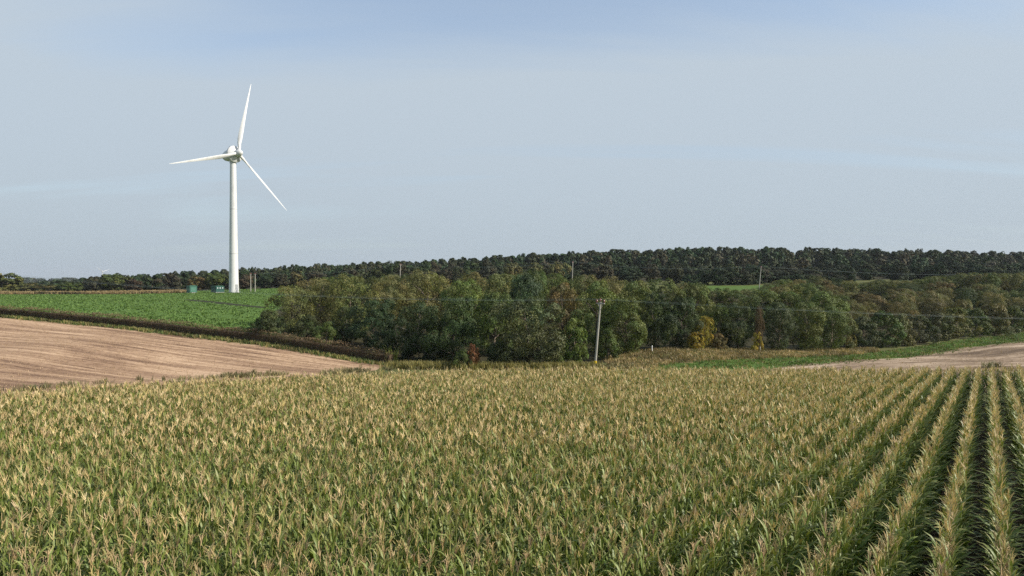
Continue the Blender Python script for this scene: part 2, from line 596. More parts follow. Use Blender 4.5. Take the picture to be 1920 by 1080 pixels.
# ------------------------------------------------------------------ maize
class PB:
    """plant builder: quads with a colour for every vertex"""
    def __init__(self):
        self.v, self.q, self.c = [], [], []

    def strip(self, rows, cols):
        n = len(rows[0])
        b = len(self.v)
        for r, c in zip(rows, cols):
            self.v += [tuple(p) for p in r]
            self.c += [c] * n
        for i in range(len(rows) - 1):
            for k in range(n - 1):
                a = b + i * n + k
                self.q.append((a, a + 1, a + n + 1, a + n))

    def arrays(self):
        return np.array(self.v, np.float32), np.array(self.q, np.int32), np.array(self.c, np.float32)


TAN = np.array((0.55, 0.42, 0.21))
STRAW = np.array((0.46, 0.375, 0.165))
GREEN = np.array((0.068, 0.135, 0.022))
YGREEN = np.array((0.225, 0.265, 0.06))


def lerp(a, b, t):
    return a * (1 - t) + b * t


def maize_leaf(pb, rnd, h, az, ln, wd, th0, bend, g0, g1, segs, wide):
    p = np.array((0, 0, h))
    rad = np.array((math.cos(az), math.sin(az), 0))
    side0 = np.array((-math.sin(az), math.cos(az), 0))
    tw = rnd.uniform(-0.9, 0.9)
    rows, cols = [], []
    ds = ln / segs
    for i in range(segs + 1):
        s = i / segs
        th = th0 + bend * s ** 1.4
        prof = (0.55 + 1.5 * s) if s < 0.3 else (1.0 - ((s - 0.3) / 0.7) ** 1.8)
        w = wd * max(prof, 0.03) * 0.5
        d = math.sin(th) * rad + math.cos(th) * np.array((0, 0, 1))
        nrm = np.cross(d, side0)
        side = side0 * math.cos(tw * s) + nrm * math.sin(tw * s)
        if wide:
            rows.append([p - side * w, p - nrm * w * 0.35, p + side * w])
        else:
            rows.append([p - side * w, p + side * w])
        cols.append(tuple(lerp(g0, g1, s ** 2.0)))
        p = p + d * ds
    pb.strip(rows, cols)


def thin(pb, pts, w, c, prism):
    pts = [np.array(p) for p in pts]
    d = pts[-1] - pts[0]
    a = np.cross(d, (0.3, 1, 0.1))
    a = a / (np.linalg.norm(a) + 1e-9)
    b = np.cross(d, a)
    b = b / (np.linalg.norm(b) + 1e-9)
    n = len(pts)
    ws = [w * (1 - 0.45 * i / (n - 1)) for i in range(n)]
    if prism:
        rows = [[p + a * ww, p - a * ww * 0.5 + b * ww * 0.87, p - a * ww * 0.5 - b * ww * 0.87, p + a * ww] for p, ww in zip(pts, ws)]
    else:
        rows = [[p + b * ww, p - b * ww] for p, ww in zip(pts, ws)]
    pb.strip(rows, [c] * n)


def maize_parts(seed, lod):
    """list of (part name, PB) for one plant; lod 0 near, 1 middle, 2 far"""
    rnd = random.Random(seed)
    H = rnd.uniform(1.92, 2.12)
    out = []
    dry = rnd.random()
    pb = PB()
    stalk_c = [tuple(lerp(GREEN * 1.2, STRAW, t)) for t in (0.1, 0.2, 0.5)]
    pts = [(0, 0, 0), (0.01, 0, H * 0.55), (0.0, 0.012, H + 0.08)]
    rows = []
    sg = (5, 3, 2)[lod]
    for p, r in zip(pts, (0.015, 0.012, 0.006)):
        rows.append([(p[0] + r * math.cos(2 * pi * k / sg), p[1] + r * math.sin(2 * pi * k / sg), p[2]) for k in range(sg + 1)])
    pb.strip(rows, stalk_c)
    out.append(('stalk', pb))
    nl = 12 if lod == 0 else (9 if lod == 1 else 6)
    az = rnd.uniform(0, 2 * pi)
    lo = 0.28 if lod == 0 else (0.32 if lod == 1 else 0.34)
    for i in range(nl):
        s = i / (nl - 1)
        h = H * lerp(lo, 0.985, s ** 0.82)
        az += pi + rnd.uniform(-0.9, 0.9)
        ln = lerp(0.62, 0.31, s ** 1.2) * rnd.uniform(0.75, 1.25)
        wd = lerp(0.068, 0.034, s) * rnd.uniform(0.85, 1.15) * (1.0 if lod == 0 else (1.1 if lod == 1 else 1.35))
        th0 = lerp(0.48, 0.24, s) * rnd.uniform(0.5, 1.7)
        bend = lerp(1.7, 1.3, s) * rnd.uniform(0.45, 1.5)
        k = rnd.random()
        g0 = lerp(GREEN * rnd.uniform(0.8, 1.35), YGREEN, 0.55 * s * s + 0.35 * k * k)
        g1 = lerp(g0, STRAW, min(1, 0.15 + (0.85 if rnd.random() < 0.18 + 0.22 * s else 0.15) * rnd.uniform(0.4, 1)))
        q = PB()
        maize_leaf(q, rnd, h, az, ln, wd, th0, bend, g0, g1, (4, 3, 2)[lod], lod == 0)
        out.append(('leaf', q))
    tb = PB()
    tc_ = TAN * rnd.uniform(0.88, 1.08) * np.array((1, rnd.uniform(0.93, 1.05), rnd.uniform(0.85, 1.1)))
    k = (0.0050, 0.0064, 0.0120)[lod]
    top = H + 0.09
    ln = rnd.uniform(0.13, 0.25)
    lx, ly = rnd.uniform(-0.09, 0.09), rnd.uniform(-0.09, 0.09)
    thin(tb, [(0, 0, top - 0.04), (lx * 0.4, ly * 0.4, top + ln * 0.55), (lx, ly, top + ln)] if lod < 1 else [(0, 0, top - 0.04), (lx, ly, top + ln)], k * 1.1, tuple(tc_), lod == 0)
    nb = (7, 6, 5)[lod]
    for i in range(nb):
        a = rnd.uniform(0, 2 * pi)
        z0 = top + rnd.uniform(-0.03, 0.06)
        sp = rnd.uniform(0.12, 0.70)
        bl = rnd.uniform(0.10, 0.19)
        dx, dy = math.cos(a), math.sin(a)
        m = (dx * bl * 0.35 * sp, dy * bl * 0.35 * sp, z0 + bl * 0.55)
        e = (dx * bl * 0.95 * sp, dy * bl * 0.95 * sp, z0 + bl * rnd.uniform(0.35, 0.95))
        pp = [(0, 0, z0), m, e] if lod < 1 else [(0, 0, z0), e]
        thin(tb, pp, k * rnd.uniform(0.75, 1.05), tuple(tc_ * rnd.uniform(0.88, 1.1)), lod == 0)
    out.append(('tassel', tb))
    return out


# rows of the crop run away to the right, 0.75 m apart
rdir = np.array((0.573, 0.8196))
rnrm = np.array((0.8196, -0.573))
pl_pts = []
for k in range(-110, 130):
    off = -0.15 + 0.375 + 0.75 * k
    s = np.arange(-60, 140, 0.082)
    s = s + RNG.uniform(-0.035, 0.035, s.shape)
    o_ = off + RNG.normal(0, 0.022, s.shape)
    p = s[:, None] * rdir + o_[:, None] * rnrm
    pl_pts.append(p)
ep = np.array(CORN_EDGE[1:])
cum_ = np.concatenate([[0], np.cumsum(np.linalg.norm(np.diff(ep, axis=0), axis=1))])
for back in (0.4, 1.1, 1.8):
    s = np.arange(0, cum_[-1], 0.10) + RNG.uniform(-0.04, 0.04, len(np.arange(0, cum_[-1], 0.10)))
    pl_pts.append(np.stack([np.interp(s, cum_, ep[:, 0]), np.interp(s, cum_, ep[:, 1]) - back + RNG.normal(0, 0.08, len(s))], 1))
PP = np.concatenate(pl_pts)
ex, ey = zip(*CORN_EDGE)
edge_y = np.interp(PP[:, 0], ex, ey) + wob(PP[:, 0], PP[:, 1], 1.4, 0.5)
vis = (PP[:, 1] > 6.0) & (PP[:, 1] < edge_y) & (PP[:, 0] > -0.80 * PP[:, 1] - 2.0) & (PP[:, 0] < 0.80 * PP[:, 1] + 5.0)
PP = PP[vis]
PP = PP[RNG.random(len(PP)) > 0.03]
gzv = ground(PP[:, 0], PP[:, 1])
rot = RNG.uniform(0, 2 * pi, len(PP))
scl = RNG.normal(1.04, 0.045, len(PP)) * (1 + wob(PP[:, 0], PP[:, 1], 5.0, 0.03))
lean = RNG.normal(0, 0.022, (len(PP), 2))
NV = 16
var = RNG.integers(0, NV, len(PP))
# where the tassel would land in the picture
tz = gzv + 2.2 * scl - CZ
cyw = PP[:, 1] * math.cos(PITCH) - tz * math.sin(PITCH)
u_ = 960 + 1280 * PP[:, 0] / cyw
v_ = 540 - 1280 * (tz * math.cos(PITCH) + PP[:, 1] * math.sin(PITCH)) / cyw
inframe = (u_ > 0) & (u_ < 1920) & (v_ < 1075)
order = np.argsort(np.where(inframe, PP[:, 1], 1e9))
single = order[:300]
is_single = np.zeros(len(PP), bool)
is_single[single] = True

near_parts = [maize_parts(100 + i, 0) for i in range(NV)]
near_meshes = []
for pi_, parts in enumerate(near_parts):
    ms = []
    for nm, b in parts:
        vv, qq, cc = b.arrays()
        ms.append((nm, np_mesh('maize_' + nm, vv, quads=qq, colors=cc, mats=[M_maize])))
    near_meshes.append(ms)
protos = {}
for n_, i in enumerate(single):
    vr = int(var[i])
    if vr not in protos:
        root = empty('maize_plant')
        for nm, me in near_meshes[vr]:
            link(nm, me, root)
        tag(root, 'tall maize plant with a dry tan tassel in the nearest rows of the field', 'maize plant', 'maize plants in the nearest rows')
        protos[vr] = root
    else:
        root = copy_tree(protos[vr])
    ux = u_[i]
    krow = int(round((float(PP[i] @ rnrm) + 0.15 - 0.375) / 0.75))
    if ux > 1330:
        rowname = {-1: 'just left of', 0: 'just right of'}.get(krow)
        wh = ('in the row ' + rowname + ' the darkest furrow') if rowname else ('in the rows near the right border' if krow > 0 else 'in diagonal rows left of the darkest furrow')
    elif ux > 900:
        wh = 'at the bottom of the photo below the wooden pole'
    elif ux > 520:
        wh = 'at the bottom of the photo below the hedge end'
    else:
        wh = 'at the bottom of the photo below the stubble field'
    tag(root, 'maize plant with tan tassel ' + wh, 'maize plant', 'maize plants ' + wh)
    root.location = (PP[i, 0], PP[i, 1], gzv[i] - 0.02)
    root.rotation_euler = (lean[i, 0], lean[i, 1], rot[i])
    root.scale = (scl[i],) * 3


def join_parts(parts):
    vs, qs, cs, n = [], [], [], 0
    for _, b in parts:
        a, q, c = b.arrays()
        vs.append(a); qs.append(q + n); cs.append(c)
        n += len(a)
    return np.concatenate(vs), np.concatenate(qs), np.concatenate(cs)


def mass(variants, xy, z, rot_, scl_, lean_, var_, tintv=None, sxy=None):
    """lay many copies of small meshes into one set of arrays"""
    V, Q, C, n = [], [], [], 0
    for k, (v0, q0, c0) in enumerate(variants):
        m = np.nonzero(var_ == k)[0]
        if not len(m):
            continue
        c, s = np.cos(rot_[m])[:, None], np.sin(rot_[m])[:, None]
        sc = scl_[m][:, None]
        sh = sc if sxy is None else sxy[m][:, None]
        x = (v0[None, :, 0] * c - v0[None, :, 1] * s) * sh
        y = (v0[None, :, 0] * s + v0[None, :, 1] * c) * sh
        zz_ = v0[None, :, 2] * sc
        if lean_ is not None:
            x = x + lean_[m, 0][:, None] * zz_
            y = y + lean_[m, 1][:, None] * zz_
        x = x + xy[m, 0][:, None]
        y = y + xy[m, 1][:, None]
        zz_ = zz_ + z[m][:, None]
        V.append(np.stack([x, y, zz_], -1).reshape(-1, 3))
        Q.append((q0[None] + (np.arange(len(m)) * len(v0))[:, None, None]).reshape(-1, q0.shape[1]) + n)
        cc = np.repeat(c0[None], len(m), 0)
        if tintv is not None:
            cc = cc * tintv[m][:, None, :]
        C.append(cc.reshape(-1, 3))
        n += len(m) * len(v0)
    return np.concatenate(V), np.concatenate(Q), np.concatenate(C)


lodk = np.where(PP[:, 1] < 11.0, 0, np.where(PP[:, 1] < 19, 1, 2))
V_, Q_, C_, base = [], [], [], 0
for lod in (0, 1, 2):
    vs = [join_parts(near_parts[i] if lod == 0 else maize_parts(100 + i, lod)) for i in range(NV)]
    m = np.nonzero((lodk == lod) & ~is_single)[0]
    tn = np.clip(RNG.normal(1, 0.07, (len(m), 1)), 0.7, 1.3) * np.ones((1, 3))
    a, q, c = mass(vs, PP[m], gzv[m] - 0.02, rot[m], scl[m], lean[m], var[m], tn)
    V_.append(a); Q_.append(q + base); C_.append(c)
    base += len(a)
maize = link('maize_crop', np_mesh('maize_crop', np.concatenate(V_), quads=np.concatenate(Q_), colors=np.concatenate(C_), mats=[M_maize]))
tag(maize, 'field of ripening maize in rows, green leaves under tan tassels', 'maize', kind='stuff')
print('maize plants', len(PP), 'quads', sum(len(q) for q in Q_))


# ------------------------------------------------------------------ trees
def unit(v):
    return v / (np.linalg.norm(v, axis=-1, keepdims=True) + 1e-9)


def leaf_cards(cent, nrm, size, rng, asp=0.62):
    """rhombus cards at the given centres facing the given normals"""
    n = len(cent)
    t = unit(np.cross(nrm, rng.normal(size=(n, 3))))
    b = np.cross(nrm, t)
    s = size[:, None]
    bend = nrm * s * 0.18
    v = np.stack([cent - t * s, cent - b * s * asp + bend, cent + t * s, cent + b * s * asp + bend], 1)
    return v.reshape(-1, 3), np.arange(4 * n).reshape(n, 4)


def make_crown(seed, kind, nlobe, nleaf, leaf):
    """a crown in a unit box (height 1, radius about 0.5): (verts, quads, colours, lobe centres)"""
    rng = np.random.default_rng(seed)
    zb = {'oak': 0.10, 'bush': 0.02, 'willow': 0.06, 'pine': 0.12, 'spruce': 0.06, 'tall': 0.22}[kind]
    cents, rads = [], []
    ph = rng.uniform(0, 2 * pi, 4)
    tries = 0
    while len(cents) < nlobe and tries < 20000:
        tries += 1
        z = rng.uniform(zb, 0.95)
        s = (z - zb) / (1 - zb)
        if kind in ('oak', 'tall'):
            r = 0.5 * (math.sin(pi * min(1, 0.16 + 0.80 * s)) ** 0.62)
        elif kind == 'bush':
            r = 0.5 * (1 - max(0, s - 0.25) ** 2 * 1.55) ** 0.7
        elif kind == 'willow':
            r = 0.5 * (1 - max(0, s - 0.45) ** 2 * 2.6) ** 0.8 * (0.75 + 0.25 * s / 0.4 if s < 0.4 else 1)
        elif kind == 'pine':
            r = 0.5 * (1 - s) ** 0.42 * (0.55 + 0.45 * min(1, s * 3))
        else:
            r = 0.5 * (1 - s) ** 0.8
        th = rng.uniform(0, 2 * pi)
        r *= 1 + 0.20 * math.sin(2 * th + ph[0]) + 0.18 * math.sin(3 * th + ph[1] + 4 * s) + 0.12 * math.sin(7 * s + ph[2])
        z = z * (1 - 0.10 * (0.5 + 0.5 * math.sin(2 * th + ph[3])) * s)
        lr = rng.uniform(0.10, 0.20) * (0.8 if kind in ('pine', 'spruce') else 1)
        rr = max(0.0, r - lr * 0.75) * math.sqrt(rng.uniform(0.45, 1.0))
        c = np.array((rr * math.cos(th), rr * math.sin(th), min(max(z, lr * 0.6), 1 - lr * 0.8)))
        if any(np.linalg.norm(c - o) < 0.66 * max(lr, q) for o, q in zip(cents, rads)):
            continue
        cents.append(c); rads.append(lr)
    V, Q, C, n = [], [], [], 0
    mid = np.array((0, 0, 0.5))
    for c, lr in zip(cents, rads):
        k = int(nleaf * (lr / 0.125) ** 2 * rng.uniform(0.8, 1.2))
        nc = 11
        cd = unit(rng.normal(size=(nc, 3)) + unit(c - mid) * 0.55 + np.array((0, 0, 0.25)))
        cr = rng.uniform(0.72, 1.18, nc)
        wch = rng.integers(0, nc, k)
        d = unit(cd[wch] + rng.normal(size=(k, 3)) * 0.27)
        rad = lr * cr[wch][:, None] * rng.uniform(0.78, 1.06, (k, 1)) * np.array((1, 1, 0.85 if kind != 'willow' else 1.05))
        p = c + d * rad
        p[:, 2] = np.maximum(p[:, 2], 0.004)
        nr = unit(d * 0.6 + cd[wch] * 0.4 + rng.normal(size=(k, 3)) * 0.40)
        if kind == 'willow':
            nr = unit(nr * np.array((1, 1, 0.5)))
        sz = leaf * rng.uniform(0.6, 1.3, k)
        v, q = leaf_cards(p, nr, sz, rng, 0.62 if kind != 'willow' else 0.42)
        lt = rng.normal(1.0, 0.16) * np.array((rng.uniform(0.88, 1.16), 1.0, rng.uniform(0.85, 1.1)))
        cc = np.clip(rng.normal(1, 0.08, (k, 1)), 0.7, 1.4) * lt[None] * rng.normal(1, 0.10, nc)[wch][:, None]
        warm = rng.random(k) < 0.02
        cc[warm] *= np.array((1.35, 1.15, 0.85))
        V.append(v); Q.append(q + n); C.append(np.repeat(cc, 4, 0))
        n += len(v)
    V = np.concatenate(V)
    V[:, 2] /= np.quantile(V[:, 2], 0.9985)
    V[:, :2] *= 0.5 / np.quantile(np.linalg.norm(V[:, :2], axis=1), 0.99)
    return V, np.concatenate(Q), np.concatenate(C), cents


def make_trunk(name, seed, cents, kind, mat, limbs=9):
    rnd = random.Random(seed)
    mb = MB()
    topz = 0.55 if kind in ('oak', 'bush', 'willow') else 0.9
    r0 = 0.022 if kind != 'bush' else 0.016
    path = [(0, 0, -0.02), (0.006, 0.004, topz * 0.35), (rnd.uniform(-.02, .02), rnd.uniform(-.02, .02), topz * 0.7), (rnd.uniform(-.03, .03), rnd.uniform(-.03, .03), topz)]
    mb.tube(path, [r0 * 1.25, r0, r0 * 0.75, r0 * 0.35], 7)
    cs = list(cents)
    rnd.shuffle(cs)
    for c in cs[:limbs]:
        t = min(0.95, max(0.25, (c[2] - 0.12) / topz * 0.8))
        z = topz * t
        a = Vector((0.0, 0.0, z)); b = Vector(c)
        m = a.lerp(b, 0.5) + Vector((0, 0, 0.03))
        mb.tube([a, m, b], [r0 * 0.5, r0 * 0.33, r0 * 0.14], 5, cap=False)
    bmesh.ops.recalc_face_normals(mb.bm, faces=mb.bm.faces)
    me = bpy.data.meshes.new(name)
    mb.bm.to_mesh(me); mb.bm.free()
    me.materials.append(mat)
    for p in me.polygons:
        p.use_smooth = True
    return me


PROTO = {}


def proto(kind, count, nlobe, nleaf, leaf, seed, mat, far=False):
    key = kind + ('_far' if far else '')
    PROTO[key] = []
    for i in range(count):
        v, q, c, ce = make_crown(seed + i, kind, nlobe, nleaf, leaf)
        cm = np_mesh('crown_' + key, v, quads=q, colors=c, mats=[mat])
        tm = make_trunk('trunk_' + key, seed + i, ce, kind, M_bark, 9 if not far else 3)
        tm2 = tm.copy(); tm2.materials.clear(); tm2.materials.append(M_bark_pale)
        PROTO[key].append((cm, tm, tm2))


proto('oak', 6, 40, 300, 0.0130, 200, M_leaf)
proto('bush', 4, 34, 240, 0.019, 240, M_leaf)
proto('willow', 4, 46, 230, 0.0138, 280, M_leaf)
proto('tall', 3, 40, 200, 0.0140, 320, M_leaf)
proto('pine', 4, 34, 110, 0.038, 360, M_far, True)
proto('spruce', 2, 30, 70, 0.032, 400, M_far, True)
proto('oak', 4, 30, 110, 0.038, 440, M_far, True)

K = {  # leaf colours
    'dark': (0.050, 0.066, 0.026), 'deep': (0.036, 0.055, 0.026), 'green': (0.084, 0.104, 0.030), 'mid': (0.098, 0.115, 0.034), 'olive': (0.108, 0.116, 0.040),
    'brownolive': (0.128, 0.122, 0.050), 'brown': (0.074, 0.070, 0.040), 'gold': (0.140, 0.116, 0.042), 'yellow': (0.30, 0.25, 0.035), 'lime': (0.115, 0.140, 0.034),
    'red': (0.23, 0.105, 0.048), 'bluegreen': (0.044, 0.068, 0.034), 'pine': (0.042, 0.058, 0.027), 'pine2': (0.052, 0.062, 0.028), 'grey': (0.078, 0.096, 0.040),
    'rust': (0.105, 0.078, 0.042),
}
for _k in ('dark', 'deep', 'green', 'mid', 'olive', 'brownolive', 'lime', 'bluegreen'):
    K[_k] = (K[_k][0] * 1.02, K[_k][1] * 1.12, K[_k][2] * 0.92) if _k not in ('olive', 'brownolive') else (K[_k][0] * 1.17, K[_k][1] * 1.18, K[_k][2] * 0.98)
_rt = random.Random(5)


def tree(px, d, top, wpx, kind, kcol, label, group=None, name='broadleaf_tree', cat='tree', pale=False, zbase=None, jit=0.12, mul=1.0):
    x = (px - 960) / 1280 * d
    zb = gz(x, d) if zbase is None else zbase
    zt = W(px, top, d)[2]
    h = max(1.0, zt - zb)
    w = wpx / 1280 * d
    cm, tm, tm2 = _rt.choice(PROTO[kind])
    root = empty(name, (x, d, zb - 0.03))
    root.rotation_euler = (0, 0, _rt.uniform(0, 2 * pi))
    root.scale = (w, w, h)
    t = link('trunk', tm2 if pale else tm, root)
    c = link('crown', cm, root)
    k = K[kcol]
    j = mul * (1 + _rt.uniform(-jit, jit))
    c.color = (k[0] * j * _rt.uniform(0.92, 1.08), k[1] * j, k[2] * j * _rt.uniform(0.9, 1.1), 1)
    tag(root, label, cat, group)
    return root


# the wood in the valley: front trees one by one
FRONT = [
    (505, 98, 582, 78, 'bush', 'dark', 'low dark bush at the left tip of the wood, above the hedge', 'bush', 'bush'),
    (478, 101, 606, 40, 'bush', 'dark', 'small dark scrub bush between the green field and the hedge', 'bush', 'bush'),
    (548, 106, 535, 105, 'willow', 'olive', 'olive willow at the left end of the wood beside the green field', None, None),
    (600, 112, 522, 120, 'willow', 'brownolive', 'brownish olive willow behind the left tip of the wood', None, None),
    (655, 108, 514, 118, 'willow', 'olive', 'yellowish olive willow with a rounded top left of the wood', None, None),
    (612, 95, 603, 60, 'bush', 'green', 'small fresh green bush over the middle of the hedge', 'bush', 'bush'),
    (575, 98, 590, 75, 'bush', 'dark', 'dark shaded bush between the low tip bush and the fresh green bush', 'bush', 'bush'),
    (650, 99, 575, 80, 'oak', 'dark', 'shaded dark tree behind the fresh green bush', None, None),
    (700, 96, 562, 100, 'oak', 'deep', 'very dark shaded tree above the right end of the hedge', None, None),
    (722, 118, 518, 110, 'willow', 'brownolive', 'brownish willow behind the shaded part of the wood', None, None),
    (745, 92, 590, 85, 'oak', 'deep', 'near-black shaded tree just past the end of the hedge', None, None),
    (785, 88.5, 566, 92, 'tall', 'dark', 'slim dark tree with a pale bare trunk', None, None),
    (800, 122, 506, 140, 'willow', 'brownolive', 'broad brown-olive willow on the skyline of the wood below the lone far pole', None, None),
    (850, 87, 556, 125, 'oak', 'dark', 'full dark green oak left of the red bush', None, None),
    (870, 108, 524, 110, 'oak', 'mid', 'mid green tree rising behind the full dark oak', None, None),
    (890, 126, 509, 110, 'willow', 'brownolive', 'olive-brown willow peeping over the middle of the wood', None, None),
    (928, 96, 545, 100, 'oak', 'green', 'green tree in the gap between the two big dark oaks', None, None),
    (938, 118, 514, 100, 'oak', 'olive', 'olive tree behind the gap between the two big dark oaks', None, None),
    (988, 83.5, 556, 150, 'oak', 'grey', 'big round grey-green oak at the front of the wood', None, None),
    (984, 106, 514, 120, 'oak', 'bluegreen', 'dark blue-green tree rising behind the big round oak', None, None),
    (1000, 128, 506, 90, 'oak', 'green', 'green tree top behind the dark blue-green tree', None, None),
    (1054, 112, 530, 100, 'oak', 'gold', 'golden brown tree left of and behind the wooden pole', None, None),
    (1078, 87, 596, 66, 'bush', 'lime', 'yellow-green bush just left of the wooden pole', 'bush', 'bush'),
    (1040, 83, 640, 50, 'bush', 'mid', 'low green bush at the right foot of the big round oak', 'bush', 'bush'),
    (886, 81.5, 644, 36, 'bush', 'red', 'rusty red autumn bush at the front edge of the wood', 'bush', 'bush'),
    (868, 81, 655, 40, 'bush', 'green', 'low green bush hugging the left side of the red bush', 'bush', 'bush'),
    (1120, 96, 526, 120, 'oak', 'mid', 'tall mid green tree right behind the top of the wooden pole', None, None),
    (1102, 124, 517, 100, 'oak', 'olive', 'olive tree top behind and left of the wooden pole', None, None),
    (1172, 93, 556, 105, 'oak', 'green', 'green tree just right of the wooden pole', None, None),
    (1140, 89, 615, 60, 'bush', 'green', 'bushy green growth at the foot of the trees behind the pole', 'bush', 'bush'),
    (1190, 112, 526, 120, 'oak', 'mid', 'mid green tree top right of the wooden pole', None, None),
    (1228, 96, 548, 95, 'oak', 'dark', 'dark green tree at the left end of the dry grass bank', None, None),
    (1246, 120, 522, 110, 'oak', 'green', 'green tree top behind the left end of the dry grass bank', None, None),
    (1278, 97, 556, 90, 'oak', 'dark', 'dark green tree just left of the yellow autumn tree', None, None),
    (1322, 96, 592, 40, 'tall', 'yellow', 'bright yellow autumn tree above the dry grass bank', None, None),
    (1306, 95, 622, 38, 'bush', 'yellow', 'low yellow bush at the foot of the yellow tree', 'bush', 'bush'),
    (1300, 122, 532, 105, 'oak', 'mid', 'mid green tree top behind the yellow autumn tree', None, None),
    (1345, 100, 574, 78, 'oak', 'green', 'green tree right behind the yellow autumn tree', None, None),
    (1348, 96, 624, 34, 'bush', 'gold', 'small golden bush right of the yellow autumn tree', 'bush', 'bush'),
    (1384, 99, 568, 82, 'oak', 'dark', 'dark green tree left of the slim red and yellow tree', None, None),
    (1424, 97.5, 574, 22, 'tall', 'rust', 'slim tree turning rusty red beside the dark trees', None, None),
    (1421, 97, 622, 26, 'bush', 'yellow', 'small yellow bush under the slim rusty tree', 'bush', 'bush'),
    (1350, 150, 540, 95, 'oak', 'green', 'green tree top left of the small field gap', None, None),
    (1372, 150, 542, 70, 'oak', 'green', 'green tree top closing the lower edge of the field gap', None, None),
    (1404, 165, 541, 66, 'oak', 'olive', 'olive tree top under the right side of the field gap', None, None),
    (775, 90, 640, 70, 'bush', 'deep', 'low dark undergrowth just right of the hedge end', 'bush', 'bush'),
    (822, 89, 645, 70, 'bush', 'dark', 'low dark undergrowth right of the pale bare trunk', 'bush', 'bush'),
    (935, 86, 640, 60, 'bush', 'dark', 'low dark undergrowth between the red bush and the big round oak', 'bush', 'bush'),
    (1462, 101, 566, 90, 'oak', 'dark', 'dark green tree right of the slim rusty tree', None, None),
    (1432, 140, 545, 110, 'oak', 'green', 'green tree top below the right-hand far pole', None, None),
    (1512, 104, 566, 92, 'oak', 'green', 'green tree where the dry grass bank runs out', None, None),
    (1490, 146, 532, 100, 'oak', 'olive', 'olive tree top right of the right-hand far pole', None, None),
    (1548, 125, 545, 100, 'oak', 'mid', 'mid green tree top behind the end of the dry grass bank', None, None),
    (1560, 107, 574, 88, 'oak', 'green', 'green tree beside the narrow end of the grass strip', None, None),
]
for (px, d, top, wpx, kind, kc, lab, nm, cat) in FRONT:
    tree(px, d, top, wpx, kind, kc, lab, None, nm or 'broadleaf_tree', cat or 'tree', pale=('pale bare trunk' in lab))

COLNAME = {'green': 'fresh green', 'olive': 'olive green', 'mid': 'mid green', 'grey': 'grey-green', 'brownolive': 'brownish olive', 'dark': 'dark green', 'gold': 'golden brown',
           'brown': 'dull brown', 'deep': 'deep green', 'pine': 'blackish green', 'pine2': 'dark olive', 'bluegreen': 'dark blue-green', 'rust': 'rusty brown'}


def place(px, marks):
    for lim, words_ in marks:
        if px < lim:
            return words_
    return marks[-1][1]


# the row on the right along the grass strip, and the scrub on the slope behind
rr = random.Random(3)
line_px = [1585, 1620, 1655, 1690, 1725, 1760, 1795, 1830, 1865, 1900, 1935, 1975]
nth = ['first', 'second', 'third', 'fourth', 'fifth', 'sixth', 'seventh', 'eighth', 'ninth', 'tenth', 'eleventh', 'twelfth']
for i, px in enumerate(line_px):
    d = np.interp(px, [1585, 1700, 1800, 1900, 2000], [110, 117, 128, 143, 155])
    top = np.interp(px, [1585, 1700, 1800, 1900, 2000], [588, 588, 580, 570, 564]) + rr.uniform(-6, 6)
    kc = rr.choice(['green', 'olive', 'mid', 'grey', 'brownolive'])
    tree(px, d, top, rr.uniform(62, 80), 'bush', kc, COLNAME[kc] + ' shrub, ' + nth[i] + ' from the dry bank in the row along the grass strip', 'shrubs in a row along the grass strip', 'hedgerow_shrub', 'shrub')
SLOPE = [(1620, 'right of the right-hand far pole'), (1700, 'behind the left half of the shrubs'), (1790, 'behind the middle of the shrubs'),
         (1860, 'behind the right half of the shrubs'), (3000, 'at the right border behind the shrubs')]


def scrub(px, d, top, w):
    kc = rr.choice(['green', 'olive', 'mid', 'brownolive', 'brownolive', 'dark', 'gold', 'olive'])
    lev = 'low on' if d < 170 else ('halfway up' if d < 205 else 'atop')
    lab = COLNAME[kc] + ' tree ' + lev + ' the scrubby slope, ' + place(px, SLOPE)
    tree(px, d, top, w, rr.choice(['oak', 'willow', 'oak']), kc, lab, lab.replace(' tree ', ' trees '), 'scrub_tree')


for i in range(64):
    px = rr.uniform(1520, 2010)
    t = rr.random()
    d = 132 + t * 98 + max(0, px - 1600) / 400 * 18
    top = np.interp(d, [132, 180, 250], [562, 537, 514]) + np.interp(px, [1500, 1750, 2000], [8, 2, -2]) + rr.uniform(-7, 7)
    scrub(px, d, top, rr.uniform(54, 86) * 150 / d)
for i in range(34):
    px = 1432 + i * 17 + rr.uniform(-6, 6)
    d = rr.uniform(208, 246)
    top = np.interp(px, [1430, 1450, 1500, 1550, 1600, 1650, 1700, 1780, 1850, 1920, 2000], [533, 529, 520, 521, 528, 530, 522, 514, 508, 511, 510]) + rr.uniform(-4, 5)
    scrub(px, d, top, rr.uniform(40, 58))
INSIDE = [(760, 'behind the shaded end of the wood by the hedge'), (900, 'behind the full dark front oak'), (1060, 'behind the big round grey-green oak'),
          (1200, 'behind the leaning wooden pole'), (1330, 'behind the yellow autumn tree'), (3000, 'below the right-hand far pole')]
for i in range(78):
    px = rr.uniform(600, 1540)
    if 1335 < px < 1425:
        continue
    d = rr.uniform(128, 215)
    top = np.interp(px, [600, 800, 1000, 1200, 1300, 1335, 1425, 1540], [519, 512, 512, 522, 530, 540, 538, 530]) + rr.uniform(-2, 12)
    kc = rr.choice(['green', 'olive', 'mid', 'brownolive', 'gold', 'dark'])
    lab = COLNAME[kc] + ' tree inside the wood ' + place(px, INSIDE)
    tree(px, d, top, rr.uniform(64, 98) * 140 / d, rr.choice(['oak', 'willow']), kc, lab, lab.replace(' tree ', ' trees '))

